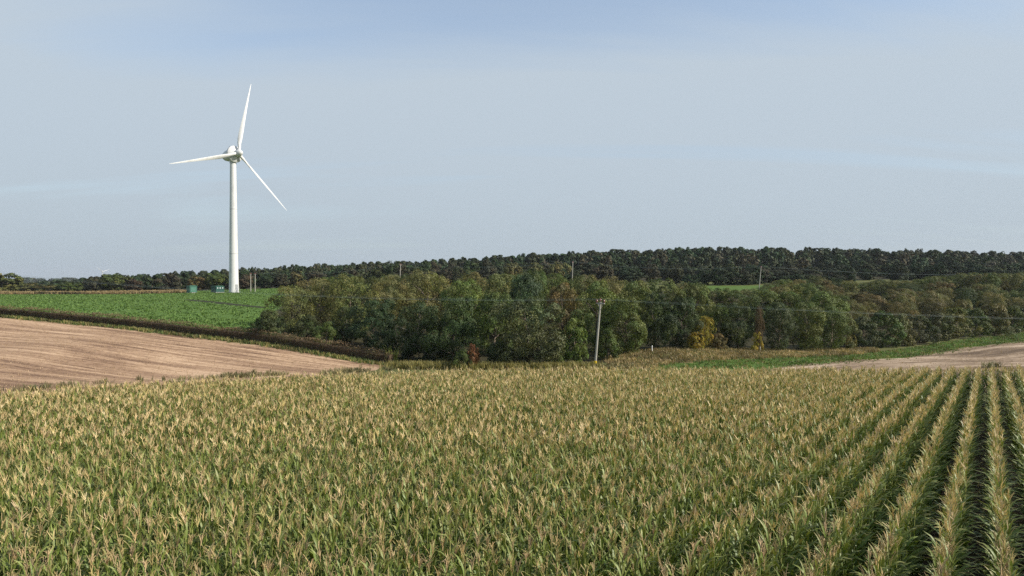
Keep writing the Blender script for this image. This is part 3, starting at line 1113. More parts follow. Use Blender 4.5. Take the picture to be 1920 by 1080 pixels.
# trees along the far edge of the green field
LEFT = [
    (-30, 330, 505, 90, 'olive', 'olive tree cut by the left border of the photo'),
    (14, 325, 512, 62, 'olive', 'rounded olive tree at the far left of the field edge'),
    (34, 330, 518, 22, 'dark', 'thin ragged dark tree standing up beside the far-left olive tree'),
    (62, 322, 530, 52, 'brownolive', 'low yellowish olive tree at the far left of the field edge'),
    (100, 330, 533, 50, 'olive', 'low grey-olive scrub tree between two rounded trees at left'),
    (135, 328, 529, 46, 'green', 'low green tree left of the brown dome-shaped tree'),
    (176, 316, 518, 40, 'brown', 'brown dome-shaped tree below the tiny distant turbine'),
    (213, 322, 512, 62, 'green', 'large olive-green tree right of the brown dome-shaped tree'),
    (250, 318, 522, 34, 'rust', 'rusty brown tree right of the large olive-green tree'),
    (285, 325, 516, 44, 'dark', 'dark tree behind the field left of the green kiosks'),
    (318, 318, 513, 46, 'brown', 'dull brown tree left of the first green kiosk'),
    (340, 330, 512, 44, 'deep', 'deep green tree behind the first green kiosk'),
    (368, 312, 517, 36, 'gold', 'golden brown tree between the two green kiosks'),
    (404, 316, 510, 54, 'green', 'green tree behind the second green kiosk'),
    (430, 326, 512, 40, 'brown', 'brown tree hidden partly by the turbine tower'),
    (460, 312, 514, 40, 'rust', 'rusty tree between the turbine tower and the twin poles'),
    (498, 308, 512, 46, 'deep', 'deep green tree just right of the twin poles'),
    (528, 312, 512, 38, 'brown', 'brown tree right of the twin poles'),
    (556, 318, 508, 42, 'brownolive', 'brown-olive tree over the left tip of the wood'),
    (592, 320, 508, 44, 'brown', 'brown tree behind the willows at the left end of the wood'),
    (630, 320, 508, 44, 'deep', 'dark tree behind the yellowish olive willow'),
    (668, 322, 505, 44, 'dark', 'dark tree between the yellowish willow and the lone far pole'),
    (706, 322, 503, 44, 'green', 'green tree just left of the lone far pole'),
]
for px, d, top, wpx, kc, lab in LEFT:
    tree(px, d, top, wpx * 1.12, 'spruce_far' if 'ragged' in lab else 'oak_far', kc, lab, 'trees along the far edge of the green field', name='field_edge_tree', mul=0.72)


def skyline(px):
    return np.interp(px, [-50, 60, 140, 200, 300, 400, 500, 600, 700, 800, 860, 950, 1050, 1150, 1300, 1480, 1490, 1500, 1650, 1658, 1700, 1800, 1920, 2000],
                     [528, 527, 523, 517, 511, 506, 500, 494, 491, 489, 484, 478, 472, 468, 464, 464, 472, 464, 466, 471, 466, 470, 474, 476])


# hill forest: rows of single trees in front, one mass behind
HILL = [(300, 'beyond the strip of dry grass'), (437, 'behind the green kiosks'), (545, 'just right of the turbine tower'), (751, 'left of the first far pole'), (900, 'just right of the first far pole'),
        (1074, 'left of the middle far pole'), (1200, 'just right of the middle far pole'), (1330, 'above the yellow autumn tree'), (1427, 'left of the right-hand far pole'), (1488, 'right of the right-hand far pole'),
        (1655, 'between the two skyline notches'), (1790, 'right of the second skyline notch'), (3000, 'towards the right border')]
for i in range(170):
    px = rr.uniform(640, 2000)
    d = rr.uniform(272, 345)
    top = np.interp(px, [650, 900, 1000, 1500, 2000], [500, 492, 498, 504, 494]) + rr.uniform(-9, 16)
    kc = rr.choice(['brown', 'brownolive', 'brown', 'dark', 'deep', 'pine2']) if px < 1150 else rr.choice(['deep', 'dark', 'pine', 'pine2', 'pine', 'pine2', 'brown'] if rr.random() < 0.6 else ['pine', 'deep'])
    lab = COLNAME[kc] + ' tree at the hill foot, ' + place(px, HILL)
    tree(px, d, top, rr.uniform(34, 50), 'oak_far', kc, lab, lab.replace(' tree ', ' trees '), name='forest_tree', mul=0.85)
for px in (1296, 1322, 1348, 1372, 1398, 1418):
    lab = 'deep green broadleaf tree at the hill foot above the field gap'
    tree(px, rr.uniform(267, 274), 506 + rr.uniform(-6, 8), 40, 'oak_far', rr.choice(['deep', 'pine2']), lab, 'trees above the field gap', name='forest_tree', mul=0.85)
for i in range(165):
    px = -20 + 2020 * (i + rr.uniform(0.0, 1.0)) / 165
    d = rr.uniform(385, 450) if px > 800 else rr.uniform(360, 430)
    if 1482 < px < 1496 or 1651 < px < 1660:
        continue
    top = float(skyline(px)) + rr.uniform(-2, 4)
    if px < 700:
        kd, kc, w = rr.choice(['oak_far', 'pine_far']), rr.choice(['pine', 'pine2', 'deep']), rr.uniform(24, 34)
    else:
        kd, kc, w = rr.choice(['pine_far', 'pine_far', 'pine_far', 'spruce_far' if rr.random() < 0.2 else 'oak_far']), rr.choice(['pine', 'pine', 'pine2', 'bluegreen']), rr.uniform(29, 42)
    lab = COLNAME[kc] + (' pointed pine' if kd == 'spruce_far' else ' round-topped tree' if kd == 'oak_far' else ' pine') + ' on the forest skyline ' + place(px, HILL)
    tree(px, d, top, w, kd, kc, lab, lab.replace(' pine ', ' pines ').replace(' tree ', ' trees '), name='pine_tree' if kd != 'oak_far' else 'skyline_tree')

# the rest of the forest in one mass
fv = []
for key in ('pine_far', 'oak_far'):
    for cm, _, _ in PROTO[key][:3]:
        n = len(cm.vertices)
        a = np.zeros(n * 3, np.float32); cm.vertices.foreach_get('co', a)
        v = a.reshape(-1, 3)
        cc = np.zeros(n * 4, np.float32); cm.attributes['col'].data.foreach_get('color', cc)
        c = cc.reshape(-1, 4)[:, :3]
        keep = np.random.default_rng(1).random(n // 4) < 0.085
        v = v.reshape(-1, 4, 3)[keep]
        mid = v.mean(1, keepdims=True)
        v = (mid + (v - mid) * 2.5).reshape(-1, 3)
        c = c.reshape(-1, 4, 3)[keep].reshape(-1, 3)
        fv.append((v, np.arange(len(v)).reshape(-1, 4), c))
NF = 700
fd = np.concatenate([RNG.uniform(340, 470, 520), RNG.uniform(470, 620, 180)])
fpx = RNG.uniform(-60, 2020, NF)
fx = (fpx - 960) / 1280 * fd
fz = ground(fx, fd)
ftop = np.array([W(p, skyline(p) + 3 + max(0, (400 - d) * 0.22) + RNG.uniform(0, 5), d)[2] for p, d in zip(fpx, fd)])
fh = np.clip(ftop - fz, 4, 19)
fw = RNG.uniform(6.5, 9.5, NF)
fk = RNG.integers(0, 6, NF)
pal = np.array([K['pine'], K['pine2'], K['deep'], K['brown'], K['bluegreen']])
ftint = pal[RNG.integers(0, 5, NF)] * RNG.uniform(0.9, 1.1, (NF, 1))
a, q, c = mass(fv, np.stack([fx, fd], 1), fz, RNG.uniform(0, 6.28, NF), fh, None, fk, ftint, fw)
far = link('far_forest', np_mesh('far_forest', a, quads=q, colors=c, mats=[leafy('forest_mass', 'attr', 0.12, 0.7)]))
tag(far, 'dense dark forest covering the hill behind the single trees', 'forest', kind='stuff')
# low woods at the left horizon, distance haze painted in as a paler leaf colour
ND = 150
dd = RNG.uniform(1300, 1900, ND)
dpx = RNG.uniform(-60, 330, ND)
dx = (dpx - 960) / 1280 * dd
dz = ground(dx, dd)
dtop = np.array([W(p, RNG.uniform(520, 527) + abs(p - 90) * 0.0, d)[2] for p, d in zip(dpx, dd)])
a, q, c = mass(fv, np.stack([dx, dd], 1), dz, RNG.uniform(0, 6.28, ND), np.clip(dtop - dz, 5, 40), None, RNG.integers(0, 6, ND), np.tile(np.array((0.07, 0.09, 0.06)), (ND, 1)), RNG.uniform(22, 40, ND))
dfo = link('distant_woods', np_mesh('distant_woods', a, quads=q, colors=c, mats=[far.data.materials[0]]))
tag(dfo, 'pale bluish woods on the horizon at the far left', 'forest', kind='stuff')


# ------------------------------------------------------------------ grass, beet leaves, straw
def tuft(seed, nb, h, w, spread, c0, c1, droop=0.5):
    rnd = random.Random(seed)
    pb = PB()
    for i in range(nb):
        a = rnd.uniform(0, 2 * pi)
        b = rnd.uniform(0, spread)
        x, y = b * math.cos(a), b * math.sin(a)
        hh = h * rnd.uniform(0.6, 1.2)
        ln = rnd.uniform(0.1, droop) * hh
        a2 = rnd.uniform(0, 2 * pi)
        sx, sy = -math.sin(a2) * w / 2, math.cos(a2) * w / 2
        dx_, dy_ = math.cos(a2) * ln, math.sin(a2) * ln
        c = lerp(np.array(c0), np.array(c1), rnd.random())
        pb.strip([[(x - sx, y - sy, 0), (x + sx, y + sy, 0)], [(x + dx_ * .4 - sx, y + dy_ * .4 - sy, hh * .6), (x + dx_ * .4 + sx, y + dy_ * .4 + sy, hh * .6)],
                  [(x + dx_ - sx * .2, y + dy_ - sy * .2, hh), (x + dx_ + sx * .2, y + dy_ + sy * .2, hh)]], [tuple(c)] * 3)
    return pb.arrays()


def flat_tuft(seed, nb, h, w, spread, c0, c1, droop=0.5):
    v, q, c = tuft(seed, nb, h, w, spread, c0, c1, droop)
    v = v.reshape(nb, 6, 3)[:, [0, 1, 3, 2, 4, 5]][:, [0, 1, 2, 3]]
    return v.reshape(-1, 3), np.arange(nb * 4).reshape(nb, 4), c.reshape(nb, 6, 3)[:, :4].reshape(-1, 3)


def scatter(poly, n, step_in=None):
    p = np.array(poly)
    lo, hi = p.min(0), p.max(0)
    out = np.zeros((0, 2))
    while len(out) < n:
        c = RNG.uniform(lo, hi, (n * 2, 2))
        c = c[in_poly(poly, c[:, 0], c[:, 1])]
        out = np.concatenate([out, c])
    return out[:n]


def grass(name, label, pts, variants, smin=0.7, smax=1.3, tint=0.12, cat='grass', mat=None, patch=0.0, gaps=None):
    if gaps is not None:
        pts = pts[wob(pts[:, 0], pts[:, 1], 1.7, 1.0) + RNG.normal(0, 0.2, len(pts)) > gaps]
    n = len(pts)
    a, q, c = mass(variants, pts, ground(pts[:, 0], pts[:, 1]) - 0.02, RNG.uniform(0, 6.28, n), RNG.uniform(smin, smax, n), None, RNG.integers(0, len(variants), n),
                   np.clip(RNG.normal(1, tint, (n, 1)) * (1 + wob(pts[:, 0], pts[:, 1], 1.9, patch))[:, None], 0.35, 1.6) * np.ones((1, 3)))
    o = link(name, np_mesh(name, a, quads=q, colors=c, mats=[mat or M_blade]))
    return tag(o, label, cat, kind='stuff')


def ribbon(poly, n, half, along=None):
    """points scattered about a polyline"""
    p = np.array(poly, float)
    sl_ = np.linalg.norm(np.diff(p, axis=0), axis=1)
    cum = np.concatenate([[0], np.cumsum(sl_)])
    t = RNG.uniform(0, cum[-1], n)
    x = np.interp(t, cum, p[:, 0]); y = np.interp(t, cum, p[:, 1])
    return np.stack([x + RNG.normal(0, half, n), y + RNG.normal(0, half, n)], 1)


dryc = ((0.16, 0.12, 0.052), (0.40, 0.305, 0.15))
greenc = ((0.055, 0.095, 0.02), (0.12, 0.15, 0.04))
grass('bank_grass', 'rough dry brown grass on the bank below the wood', scatter(P_bank, 6000), [tuft(i, 7, 0.34, 0.05, 0.34, *dryc) for i in range(5)] + [tuft(9 + i, 7, 0.32, 0.05, 0.34, (0.10, 0.11, 0.035), (0.20, 0.19, 0.07)) for i in range(3)], patch=0.42)
grass('strip_grass', 'short bright green grass on the strip', np.concatenate([scatter(P_strip, 5200), ribbon(P_strip[3:12], 900, 0.9)]), [tuft(20 + i, 5, 0.18, 0.06, 0.4, (0.065, 0.12, 0.022), (0.12, 0.18, 0.04)) for i in range(4)] + [tuft(28, 5, 0.26, 0.05, 0.4, (0.15, 0.13, 0.05), (0.26, 0.21, 0.09))], patch=0.4)
hx = [(x - 0.6, y - 1.5) for x, y in HEDGE]
grass('verge_grass', 'grassy verge at the foot of the long hedge', ribbon(hx, 3000, 0.5), [tuft(30 + i, 6, 0.38, 0.06, 0.3, *(greenc if i < 3 else ((0.16, 0.14, 0.05), (0.30, 0.25, 0.10)))) for i in range(5)], patch=0.5)
edge_pts = [(-40, 54), hit(240, 716), hit(420, 707), hit(620, 701), hit(760, 690), hit(860, 690), hit(1000, 691), hit(1120, 691), hit(1240, 690)]
grass('ditch_weeds', 'dark weedy grass along the ditch beyond the maize', np.concatenate([ribbon(edge_pts[:4], 260, 0.8), ribbon(edge_pts[2:], 1700, 1.1)]), [tuft(40 + i, 7, 0.42, 0.05, 0.35, (0.10, 0.105, 0.045), (0.26, 0.22, 0.11)) for i in range(5)], patch=0.4, gaps=0.1)
wf = [hit(740, 690), hit(830, 691), hit(960, 692), hit(1110, 692)]
grass('wood_edge_grass', 'tall yellowish grass along the front edge of the wood', ribbon(wf, 1600, 0.9), [tuft(50 + i, 7, 0.7, 0.06, 0.35, (0.13, 0.14, 0.04), (0.30, 0.25, 0.09)) for i in range(4)])
grass('dry_grass', 'strip of tall dry brown grass along the far side of the green field', scatter(P_dry, 9000), [flat_tuft(60 + i, 6, 1.4, 0.22, 0.6, (0.15, 0.105, 0.05), (0.29, 0.22, 0.11)) for i in range(4)], mat=M_blade)
sb = scatter(P_stub, 26000)
grass('stubble', 'cut straw stubble covering the field left of the maize', sb, [flat_tuft(70 + i, 3, 0.17, 0.035, 0.25, (0.26, 0.18, 0.11), (0.50, 0.37, 0.24), 0.9) for i in range(5)], mat=M_blade)
br = scatter(P_bare, 5000)
grass('straw_litter', 'thin straw litter on the bare field at right', br, [tuft(80 + i, 3, 0.12, 0.035, 0.3, (0.24, 0.17, 0.11), (0.48, 0.37, 0.25), 0.9) for i in range(4)], mat=M_blade)
# leafy root crop on the green field, with a dark wheel track left free
bp = np.concatenate([scatter(P_beet, 19000), scatter([p for p in P_beet if p[1] < 190] + [(-60, 190), (-150, 190)], 8000)])
tr = [np.array(hit(345, 562)), np.array(hit(400, 567)), np.array(hit(500, 577))]


def seg_dist(p, a, b):
    t = np.clip(((p - a) @ (b - a)) / ((b - a) @ (b - a)), 0, 1)
    return np.linalg.norm(p - (a + t[:, None] * (b - a)), axis=1)


keep = np.minimum(seg_dist(bp, tr[0], tr[1]), seg_dist(bp, tr[1], tr[2])) > 1.8
bp = bp[keep]
bv = [flat_tuft(90 + i, 6, 0.36, 0.16, 0.34, (0.075, 0.14, 0.028), (0.145, 0.225, 0.055), 1.1) for i in range(5)]
grass('beet_leaves', 'bright green leafy root crop covering the field below the turbine', bp, bv, 0.7, 1.25, 0.10, 'crop', patch=0.12)
# wheel track, shade from the crop edges painted into its dark soil colour
tk = MB()
for a, b in zip(tr, tr[1:]):
    n = (b - a) / np.linalg.norm(b - a)
    m = np.array((-n[1], n[0])) * 1.7
    ns = 10
    for i in range(ns):
        p0, p1 = a + (b - a) * i / ns, a + (b - a) * (i + 1) / ns
        tk.bm.faces.new([tk.bm.verts.new((*p, gz(*p) + 0.03)) for p in (p0 - m, p1 - m, p1 + m, p0 + m)])
tag(tk.build('wheel_track', ground_mat('track_soil_shade', [(0.4, (0.025, 0.03, 0.015)), (0.6, (0.05, 0.05, 0.025))])), kind='structure')

# single weeds
def weed(px, d, hm, wm, c, label, name='weed', cat='weed'):
    x = (px - 960) / 1280 * d
    vv, qq, cc = tuft(int(px * 7 + d), 60, 0.85, 0.055 / wm, 0.45, (1.1, 1.1, 1.0), (2.6, 2.3, 2.0), 0.9)
    o = link(name, np_mesh(name, vv, quads=qq, colors=cc, mats=[M_leaf]))
    o.location = (x, d, gz(x, d) - 0.03)
    o.scale = (wm, wm, hm)
    o.color = (*c, 1)
    return tag(o, label, cat)


weed(655, 66, 0.9, 2.2, (0.05, 0.07, 0.028), 'dark clump of weeds at the end of the stubble field')
weed(715, 70, 0.8, 2.6, (0.07, 0.085, 0.03), 'olive clump of weeds below the end of the hedge')
weed(330, 60, 0.7, 2.0, (0.08, 0.085, 0.045), 'greyish clump of weeds on the stubble edge')
weed(60, 55, 0.6, 1.8, (0.075, 0.08, 0.03), 'low weed clump at the left corner of the stubble field')
weed(1548, 72, 1.0, 1.5, (0.06, 0.08, 0.03), 'small dark weed beyond the maize at the bare field')
weed(1855, 78, 1.0, 1.6, (0.09, 0.10, 0.045), 'leafy weed standing over the maize at the right end')
weed(1872, 80, 0.9, 1.2, (0.10, 0.10, 0.06), 'greyish weed right beside the leafy weed at the right end')
weed(1075, 80, 0.9, 2.0, (0.04, 0.06, 0.022), 'dark bramble clump left of the foot of the wooden pole', 'bramble', 'bush')
weed(1910, 128, 1.4, 5.5, (0.05, 0.075, 0.025), 'low dark hump of weeds on the grass strip at the right border')
weed(735, 86.5, 2.4, 2.2, (0.12, 0.15, 0.035), 'light green sapling at the right end of the hedge', 'sapling', 'shrub')


# ------------------------------------------------------------------ hedge
def hedge_mesh():
    rng = np.random.default_rng(9)
    p = np.array(HEDGE)
    sl_ = np.linalg.norm(np.diff(p, axis=0), axis=1)
    cum = np.concatenate([[0], np.cumsum(sl_)])

    def at(t):
        return np.stack([np.interp(t, cum, p[:, 0]), np.interp(t, cum, p[:, 1])], -1)
    n = 30000
    t = rng.uniform(0, cum[-1], n)
    c = at(t)
    dr = (p[-1] - p[0]) / np.linalg.norm(p[-1] - p[0])
    nr = np.array((-dr[1], dr[0]))
    hh = 1.52 + 0.12 * np.sin(t * 0.43) + 0.09 * np.sin(t * 1.3 + 1) + 0.07 * np.sin(t * 3.7) + (rng.random(n) < 0.03) * rng.uniform(0, 0.4, n)
    face = rng.random(n)
    side = np.where(face < 0.62, -1, 1)
    topm = face > 0.68
    wobf = 0.72 + 0.08 * np.sin(t * 1.7) + 0.05 * np.sin(t * 4.1)
    off = np.where(topm, rng.uniform(-1, 1, n) * wobf, side * (wobf + rng.normal(0, 0.09, n)))
    z = np.where(topm, hh + rng.normal(0, 0.11, n), rng.uniform(0.02, 1, n) * hh)
    xy = c + off[:, None] * nr
    pt = np.stack([xy[:, 0], xy[:, 1], ground(c[:, 0], c[:, 1]) + z], 1)
    nm = np.where(topm[:, None], np.array((0, 0, 1.0)), (side[:, None] * np.array((nr[0], nr[1], 0.25))))
    nm = unit(nm + rng.normal(size=(n, 3)) * 0.6)
    v, q = leaf_cards(pt, nm, rng.uniform(0.05, 0.12, n), rng, 0.6)
    k = (np.sin(t * 0.35) + np.sin(t * 0.9 + 2) + np.sin(t * 2.3)) / 3
    c0, c1 = np.array((0.125, 0.080, 0.048)), np.array((0.11, 0.112, 0.042))
    f = np.clip(0.45 + 0.4 * k + rng.normal(0, 0.3, n), 0, 1)[:, None]
    cc = (c0 * (1 - f) + c1 * f) * rng.uniform(0.7, 1.3, (n, 1))
    cc[topm] = cc[topm] * 0.5 + np.array((0.27, 0.185, 0.11)) * 0.5  # sunlight on the hedge top painted in as paler brown leaves
    lo = z < 0.35
    cc[lo & (rng.random(n) < 0.5)] = np.array((0.09, 0.12, 0.03))
    fol = np_mesh('foliage', v, quads=q, colors=np.repeat(cc, 4, 0), mats=[M_blade])
    mb = MB()
    tt = np.linspace(0, cum[-1], 70)
    ring = []
    for i, a in enumerate(tt):
        x, y = at(a)
        g = gz(x, y)
        ring.append([mb.bm.verts.new((x + s * 0.62 * nr[0], y + s * 0.62 * nr[1], g + zz_)) for s, zz_ in ((-1, -0.1), (-1, 1.0), (-0.7, 1.14), (0.7, 1.14), (1, 1.0), (1, -0.1))])
    for a, b in zip(ring, ring[1:]):
        for k in range(5):
            mb.bm.faces.new((a[k], a[k + 1], b[k + 1], b[k]))
    mb.bm.faces.new(ring[0]); mb.bm.faces.new(ring[-1])
    return fol, mb


fol, mb = hedge_mesh()
hr = empty('hedge', (0, 0, 0))
link('foliage', fol, hr)
mb.build('inner_core', simple_mat('hedge_core', (0.08, 0.056, 0.036), 0.9, 0.5, 2.0, 0.1, bmp=0.8), hr)  # solid core in dark twig colour, added inside to block see-through
tag(hr, 'long trimmed dark maroon hedge between the stubble and the green field', 'hedge')


# ------------------------------------------------------------------ wind turbine
def lathe(mb, prof, seg, M):
    rings = []
    for a, r in prof:
        rings.append([mb.bm.verts.new(M @ Vector((r * math.cos(2 * pi * k / seg), r * math.sin(2 * pi * k / seg), a))) for k in range(seg)])
    for a, b in zip(rings, rings[1:]):
        for k in range(seg):
            mb.bm.faces.new((a[k], a[(k + 1) % seg], b[(k + 1) % seg], b[k]))
    mb.bm.faces.new(rings[0][::-1])
    mb.bm.faces.new(rings[-1])
    return mb


def make_turbine(base, hub_h, rad, yaw_a, phase, label, near=True):
    """base point, hub height, rotor radius, direction (unit xy) the rotor faces, blade angle"""
    root = empty('wind_turbine', base)
    tag(root, label, 'wind turbine')
    k = hub_h / 50.0
    top = hub_h - 2.6 * k
    mb = MB()
    prof = [(-0.3, 1.80 * k)]
    for i in range(13):
        s = i / 12
        prof.append((top * s, k * (1.72 - 0.62 * s ** 0.85 - 0.05 * s)))
    lathe(mb, prof, 40, Matrix.Identity(4))
    tower = mb.build('tower', M_white, root, True)
    axis_ = Vector((yaw_a[0], yaw_a[1], math.sin(R(4)))).normalized()
    right = Vector((-axis_.y, axis_.x, 0)).normalized()
    up = axis_.cross(right) * 1
    if up.z < 0:
        up = -up
    # local frame: z along the rotor axis
    ctr = Vector((0, 0, hub_h))
    MR = Matrix(((right.x, up.x, axis_.x, ctr.x), (right.y, up.y, axis_.y, ctr.y), (right.z, up.z, axis_.z, ctr.z), (0, 0, 0, 1)))
    if near:
        for s in (0.30, 0.64):
            r = k * (1.72 - 0.62 * s ** 0.85 - 0.05 * s)
            lathe(MB(), [(top * s - 0.12, r + 0.03), (top * s + 0.12, r + 0.03)], 40, Matrix.Identity(4)).build('flange', M_white2, root, True)
        lathe(MB(), [(top - 0.5, 1.16 * k), (top + 0.5, 1.22 * k)], 32, Matrix.Identity(4)).build('yaw_collar', M_white2, root, True)
        # door and steps on the side towards the right
        da = Vector((0.86, -0.51, 0)).normalized()
        rm = Matrix(((-da.y, da.x, 0), (da.x, da.y, 0), (0, 0, 1))).transposed()
        dq = Matrix.Rotation(math.atan2(da.y, da.x), 3, 'Z')
        MB().box(da * 1.70 + Vector((0, 0, 2.0)), (0.14, 0.95, 2.2), 0.03, dq).build('door', M_grey, tower)
        st = MB()
        for i in range(5):
            st.box(da * (1.95 + 0.28 * i) + Vector((0, 0, 0.86 - 0.18 * i)), (0.28, 1.0, 0.05), 0, dq)
        for s in (-0.5, 0.5):
            sd = Vector((-da.y, da.x, 0)) * s
            st.tube([da * 1.9 + sd + Vector((0, 0, 1.9)), da * 3.1 + sd + Vector((0, 0, 1.0)), da * 3.1 + sd + Vector((0, 0, 0))], [0.03] * 3, 6)
        st.build('steps', M_grey, root)
    # nacelle: egg behind the generator ring
    egg = [(-5.6, 0.05), (-5.5, 0.55), (-5.1, 1.05), (-4.2, 1.60), (-3.0, 1.98), (-1.6, 2.20), (-0.2, 2.30), (0.55, 2.25)]
    nac = lathe(MB(), [(a * k, r * k) for a, r in egg], 36, MR).build('nacelle', M_white, root, True)
    gen = [(0.45, 2.20), (0.50, 2.85), (0.62, 3.02), (1.25, 3.04), (1.50, 2.86), (1.85, 2.10), (2.35, 1.45)]
    lathe(MB(), [(a * k, r * k) for a, r in gen], 48, MR).build('generator_ring', M_white, root, True)
    lathe(MB(), [(0.30 * k, 2.42 * k), (0.448 * k, 2.42 * k)], 40, MR).build('ring_gap', M_dark, root, True)
    spn = [(2.10, 1.22), (2.5, 1.30), (3.3, 1.30), (4.1, 1.12), (4.7, 0.80), (5.05, 0.42), (5.16, 0.06)]
    hubz = 3.1 * k
    lathe(MB(), [(a * k, r * k) for a, r in spn], 32, MR).build('spinner', M_white, root, True)
    if near:
        wv = MB()
        b0 = MR @ Vector((0, 0, -1.4 * k)) + Vector((0, 0, 2.2 * k))
        wv.tube([b0, b0 + Vector((0, 0, 0.95))], [0.05, 0.05], 6)
        wv.tube([b0 + Vector((0, 0, 0.8)) - right * 0.45, b0 + Vector((0, 0, 0.8)) + right * 0.45], [0.05, 0.05], 6)
        for s in (-0.45, 0.45):
            wv.tube([b0 + Vector((0, 0, 0.8)) + right * s, b0 + Vector((0, 0, 1.05)) + right * s], [0.09, 0.12], 8)
        wv.build('wind_vane', M_grey, nac)
    # blades
    prof = [(0.0, 0.54, 1.0, 0), (0.055, 0.54, 1.0, 10), (0.10, 0.64, 0.80, 30), (0.17, 0.80, 0.55, 32), (0.25, 0.79, 0.42, 27), (0.36, 0.66, 0.34, 20), (0.50, 0.50, 0.28, 14),
            (0.64, 0.38, 0.24, 9), (0.78, 0.27, 0.20, 6), (0.89, 0.18, 0.18, 3), (0.96, 0.11, 0.16, 1), (1.0, 0.03, 0.15, 0)]
    for b in range(3):
        ang = phase + b * 2 * pi / 3
        mb = MB()
        rings = []
        seg = 18
        for s, half, th, tw in prof:
            s0 = 1.0 * k + s * (rad - 1.0 * k)
            tw = -R(tw + 8)
            ring = []
            for j in range(seg):
                a = 2 * pi * j / seg
                cx_ = math.cos(a)
                if th > 0.9:
                    xx, yy = half * cx_, half * math.sin(a)
                else:      # simple aerofoil, blunt leading edge, sharp trailing edge, quarter chord on the axis
                    tt_ = (cx_ + 1) / 2
                    sh = 2.6 * (math.sqrt(max(tt_, 0)) * 0.30 - 0.13 * tt_ - 0.17 * tt_ ** 3)
                    xx = half * 2 * (tt_ - 0.30)
                    yy = math.copysign(1, math.sin(a)) * sh * half * 2 * th if abs(math.sin(a)) > 1e-6 else 0.0
                xx *= k; yy *= k
                # xx lies in the rotor plane across the blade, yy along the rotor axis
                X = xx * math.cos(tw) - yy * math.sin(tw)
                Y = xx * math.sin(tw) + yy * math.cos(tw)
                bend_ = 0.9 * k * s * s
                p = Vector((math.cos(ang) * s0 - math.sin(ang) * X, math.sin(ang) * s0 + math.cos(ang) * X, hubz + Y + bend_ * 0.4))
                ring.append(mb.bm.verts.new(MR @ p))
            rings.append(ring)
        for a_, b_ in zip(rings, rings[1:]):
            for j in range(seg):
                mb.bm.faces.new((a_[j], a_[(j + 1) % seg], b_[(j + 1) % seg], b_[j]))
        mb.bm.faces.new(rings[0]); mb.bm.faces.new(rings[-1])
        mb.build('blade', M_white, root, True)
    return root


TD = 248.0
tx, ty, _ = W(438.5, 548, TD)
tzb = gz(tx, ty)
hub_z = W(440, 290, TD)[2]
toc = Vector((-tx, -ty, 0)).normalized()
rgt = Vector((-toc.y, toc.x, 0))
if rgt.x < 0:
    rgt = -rgt
yaw = toc * math.cos(R(35)) + rgt * math.sin(R(35))
make_turbine((tx, ty, tzb), hub_z - tzb, 27.5, (yaw.x, yaw.y), R(76), 'tall white three-bladed wind turbine standing in the green field')
# a second one, far beyond the trees
DD = 2350.0
fx_, fy_, fz_ = W(192, 509.5, DD)
gb = gz(fx_, fy_)
make_turbine((fx_, fy_, gb), fz_ - gb, 26.0, (yaw.x, yaw.y), R(20), 'tiny distant white wind turbine peeping over the trees at left', near=False)


# ------------------------------------------------------------------ kiosks
def kiosk(px, d, w, dp, h, rotz, mats, label, louvres):
    x = (px - 960) / 1280 * d
    root = empty('transformer_kiosk', (x, d, gz(x, d)))
    root.rotation_euler = (0, 0, rotz)
    tag(root, label, 'kiosk')
    body, roof, door = mats
    MB().box((0, 0, 0.08), (w + 0.3, dp + 0.3, 0.36), 0.02).build('plinth', simple_mat('concrete', (0.30, 0.29, 0.27), 0.9), root)
    MB().box((0, 0, 0.26 + h / 2), (w, dp, h), 0.03).build('body', body, root)
    rf = MB()
    rf.box((0, 0, 0.26 + h + 0.05), (w + 0.2, dp + 0.2, 0.14), 0.03)
    rf.box((0, 0, 0.26 + h + 0.17), (w * 0.8, dp * 0.8, 0.10), 0.04)
    rf.build('roof', roof, root)
    for s in (-1, 1):
        dr = MB().box((s * w * 0.235, -dp / 2 - 0.02, 0.26 + h * 0.48), (w * 0.44, 0.05, h * 0.86), 0.01).build('door', door, root)
        MB().box((s * w * 0.05, -dp / 2 - 0.07, 0.26 + h * 0.5), (0.06, 0.06, 0.3), 0.01).build('handle', M_grey, dr)
    for i in range(louvres):
        MB().box((w / 2 + 0.02, dp * (0.30 - 0.30 * i), 0.26 + h * 0.72), (0.06, dp * 0.13, h * 0.22), 0.01).build('louvre', M_louvre, root)
    if not louvres:
        MB().box((w / 2 + 0.02, 0, 0.26 + h * 0.45), (0.05, dp * 0.7, h * 0.75), 0.01).build('side_panel', M_kioskroof, root)
    return root


kiosk(359.5, 243, 2.7, 2.6, 2.2, R(-42), (M_kiosk, M_kioskroof, M_kiosk), 'mid green electrical kiosk with a pale roof left of the turbine', 0)
kiosk(408, 247, 3.7, 3.1, 2.1, R(-40), (M_kioskdark, M_kiosk, M_kioskdark), 'dark green electrical kiosk with pale louvres beside the turbine', 3)


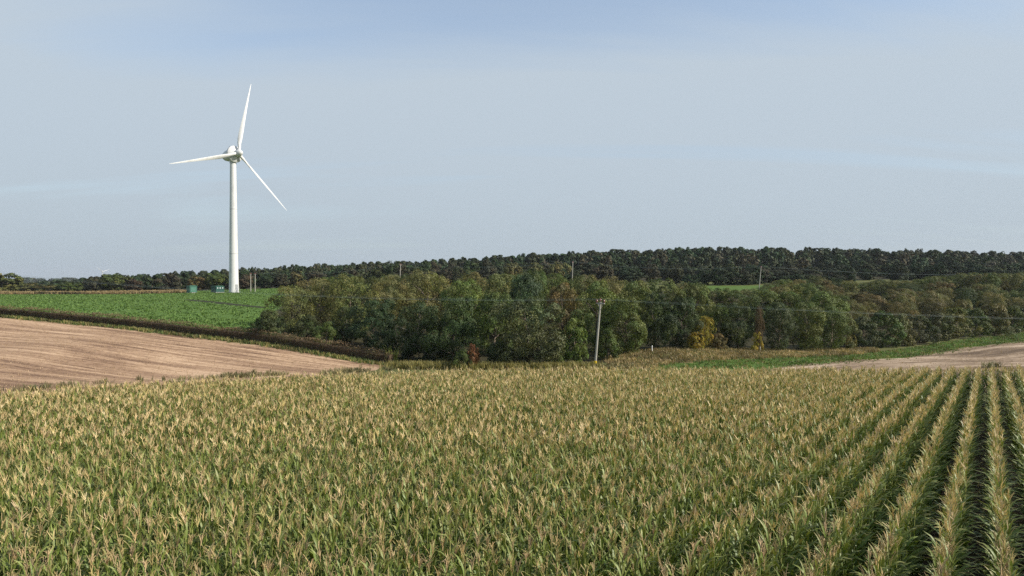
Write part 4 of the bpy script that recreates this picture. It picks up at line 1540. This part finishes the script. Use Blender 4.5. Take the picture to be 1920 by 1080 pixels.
# ------------------------------------------------------------------ poles and wires
def pole(base, topp, r, label, group, arm_dir=None, front=False, far_arm=0.5):
    root = empty('utility_pole', base)
    tag(root, label, 'utility pole', group)
    b = Vector((0, 0, -0.3))
    t = Vector(topp) - Vector(base)
    MB().tube([b, t * 0.5, t], [r * 1.2, r, r * 0.8], 12).build('post', M_pole, root, True)
    tips = []
    if arm_dir is not None:
        a = Vector(arm_dir).normalized()
        c = t - t.normalized() * 0.18
        hw = 0.85 if front else far_arm
        q = Matrix.Rotation(math.atan2(a.y, a.x), 3, 'Z')
        MB().box(c, (2 * hw, 0.11, 0.13), 0.01, q).build('crossarm', M_steel, root)
        if front:
            br = MB()
            for s in (-1, 1):
                br.tube([c + a * s * hw * 0.6, c - Vector((0, 0, 0.75)) + Vector((0.0, -0.16, 0))], [0.03, 0.03], 6)
            br.build('brace', M_steel, root)
        for s in (-1, 0, 1):
            p0 = c + a * s * (hw - 0.1) + Vector((0, 0, 0.05 if s else 0.18))
            ins = MB()
            ins.tube([p0, p0 + Vector((0, 0, 0.12)), p0 + Vector((0, 0, 0.13)), p0 + Vector((0, 0, 0.24)), p0 + Vector((0, 0, 0.25)), p0 + Vector((0, 0, 0.36)), p0 + Vector((0, 0, 0.42))],
                     [0.04, 0.04, 0.12, 0.10, 0.13, 0.09, 0.05], 10)
            ins.build('insulator', M_insul, root, True)
            tips.append(Vector(base) + p0 + Vector((0, 0, 0.40)))
    if front:
        u_ = t.normalized()
        MB().tube([u_ * 0.55, u_ * 0.95], [r * 1.2 + 0.015] * 2, 14).build('yellow_band', M_yellow, root, True)
        MB().tube([u_ * 0.10, u_ * 0.545], [r * 1.2 + 0.012] * 2, 14).build('white_band', M_plate, root, True)
    return root, tips


pb_ = W(1115, 691, 81)
pb_ = (pb_[0], pb_[1], gz(pb_[0], pb_[1]))
pt_ = W(1126, 566, 81)
line_dir = Vector((0.99, 0.12, 0))
arm = Vector((line_dir.y, -line_dir.x, 0)).normalized()
arm = (arm * 0.93 + Vector((0.36, 0.0, 0))).normalized()
_, tips = pole(pb_, pt_, 0.13, 'leaning weathered wooden pole with brown insulators in front of the wood', None, arm, True)


def wire(p0, p1, sag, label, group, r=0.005):
    n = 28
    p0, p1 = Vector(p0), Vector(p1)
    pts = [p0.lerp(p1, i / n) - Vector((0, 0, 4 * sag * (i / n) * (1 - i / n))) for i in range(n + 1)]
    c = sum(pts, Vector()) / len(pts)
    o = MB().tube(pts, [r] * len(pts), 5).build('overhead_wire', M_wire, None, True)
    return tag(o, label, 'power line', group)


for i, tp in enumerate(tips):
    off = tp - tips[1]
    wn = ('nearest', 'middle', 'farthest')[i if arm.y < 0 else i]
    wire(tp, Vector(W(-260, 483, 75)) + off, 1.5, (wn + ' overhead wire running left from the leaning pole across the green field'), 'wires left of the leaning pole')
    wire(tp, Vector(W(2120, 601, 90)) + off, 0.35, (wn + ' overhead wire running right from the leaning pole across the wood'), 'wires right of the leaning pole')

BACK = [(470, 513.5, 543, 258, 'left-hand pole of the twin poles at the far edge of the green field'),
        (478.5, 513.5, 543, 258.6, 'right-hand pole of the twin poles at the far edge of the green field'),
        (751, 496, 541, 250, 'far pole on the wood skyline, nearest to the turbine after the twins'),
        (1074, 492, 540, 240, 'far pole rising above the wood left of the leaning pole top'),
        (1427, 501, 540, 235, 'far pole in front of dark forest, rightmost of the far poles')]
tl = []
for i, (px, top, by, d, lab) in enumerate(BACK):
    t = W(px, top, d)
    lean_px = (0.0, 0.4, 1.5, 2.0, 4.0)[i]
    x0 = (px - lean_px - 960) / 1280 * d
    b = (x0, d, gz(x0, d))
    _, tp = pole(b, t, 0.15, lab, 'poles of the far power line', (0.2, 1, 0) if i > 1 else (0.9, 0.2, 0), False, 1.1 if i > 1 else 0.35)
    tl.append(tp)
ends = [tl[1], tl[2], tl[3], tl[4], [Vector(W(1990, 512, 245)) + Vector((0, s * 1.0, 0)) for s in (-1, 0, 1)]]
for a, b in zip(ends, ends[1:]):
    for p, q in zip(a, b):
        wire(p, q, 1.6, 'thin overhead wire of the far power line behind the wood', 'wires of the far power line', 0.008)

# white marker posts and tree tubes at the foot of the wood
for i, (px, py, lab) in enumerate([(1222.5, 661, 'short white marker post on the dry bank, leftmost of the three'), (1312, 655, 'short white marker post under the yellow tree'), (1425, 659, 'short white marker post under the slim rusty tree')]):
    x, y = hit(px, py)
    o = empty('marker_post', (x, y, gz(x, y)))
    tag(o, lab, 'post', 'white marker posts along the dry bank')
    MB().tube([(0, 0, -0.2), (0, 0, 0.85)], [0.07, 0.07], 8).build('post', M_plate, o)
    MB().tube([(0, 0, 0.85), (0, 0, 0.93)], [0.085, 0.05], 8).build('cap', M_grey, o)


# ------------------------------------------------------------------ air
hm, ht, ho = new_mat('haze')
pv = N(ht, 'ShaderNodeVolumePrincipled')
pv.inputs['Color'].default_value = (0.86, 0.91, 0.98, 1)
pv.inputs['Density'].default_value = 0.00007
pv.inputs['Anisotropy'].default_value = 0.2
L(ht, pv.outputs[0], ho.inputs['Volume'])
zlo = float(ZZ.min()) - 1.0
zhi = 105.0
hb = MB().box((0, (GY[0] + GY[-1]) / 2, (zlo + zhi) / 2), (GX[-1] - GX[0] + 20, GY[-1] - GY[0] + 20, zhi - zlo)).build('haze', hm)
tag(hb, kind='stuff')
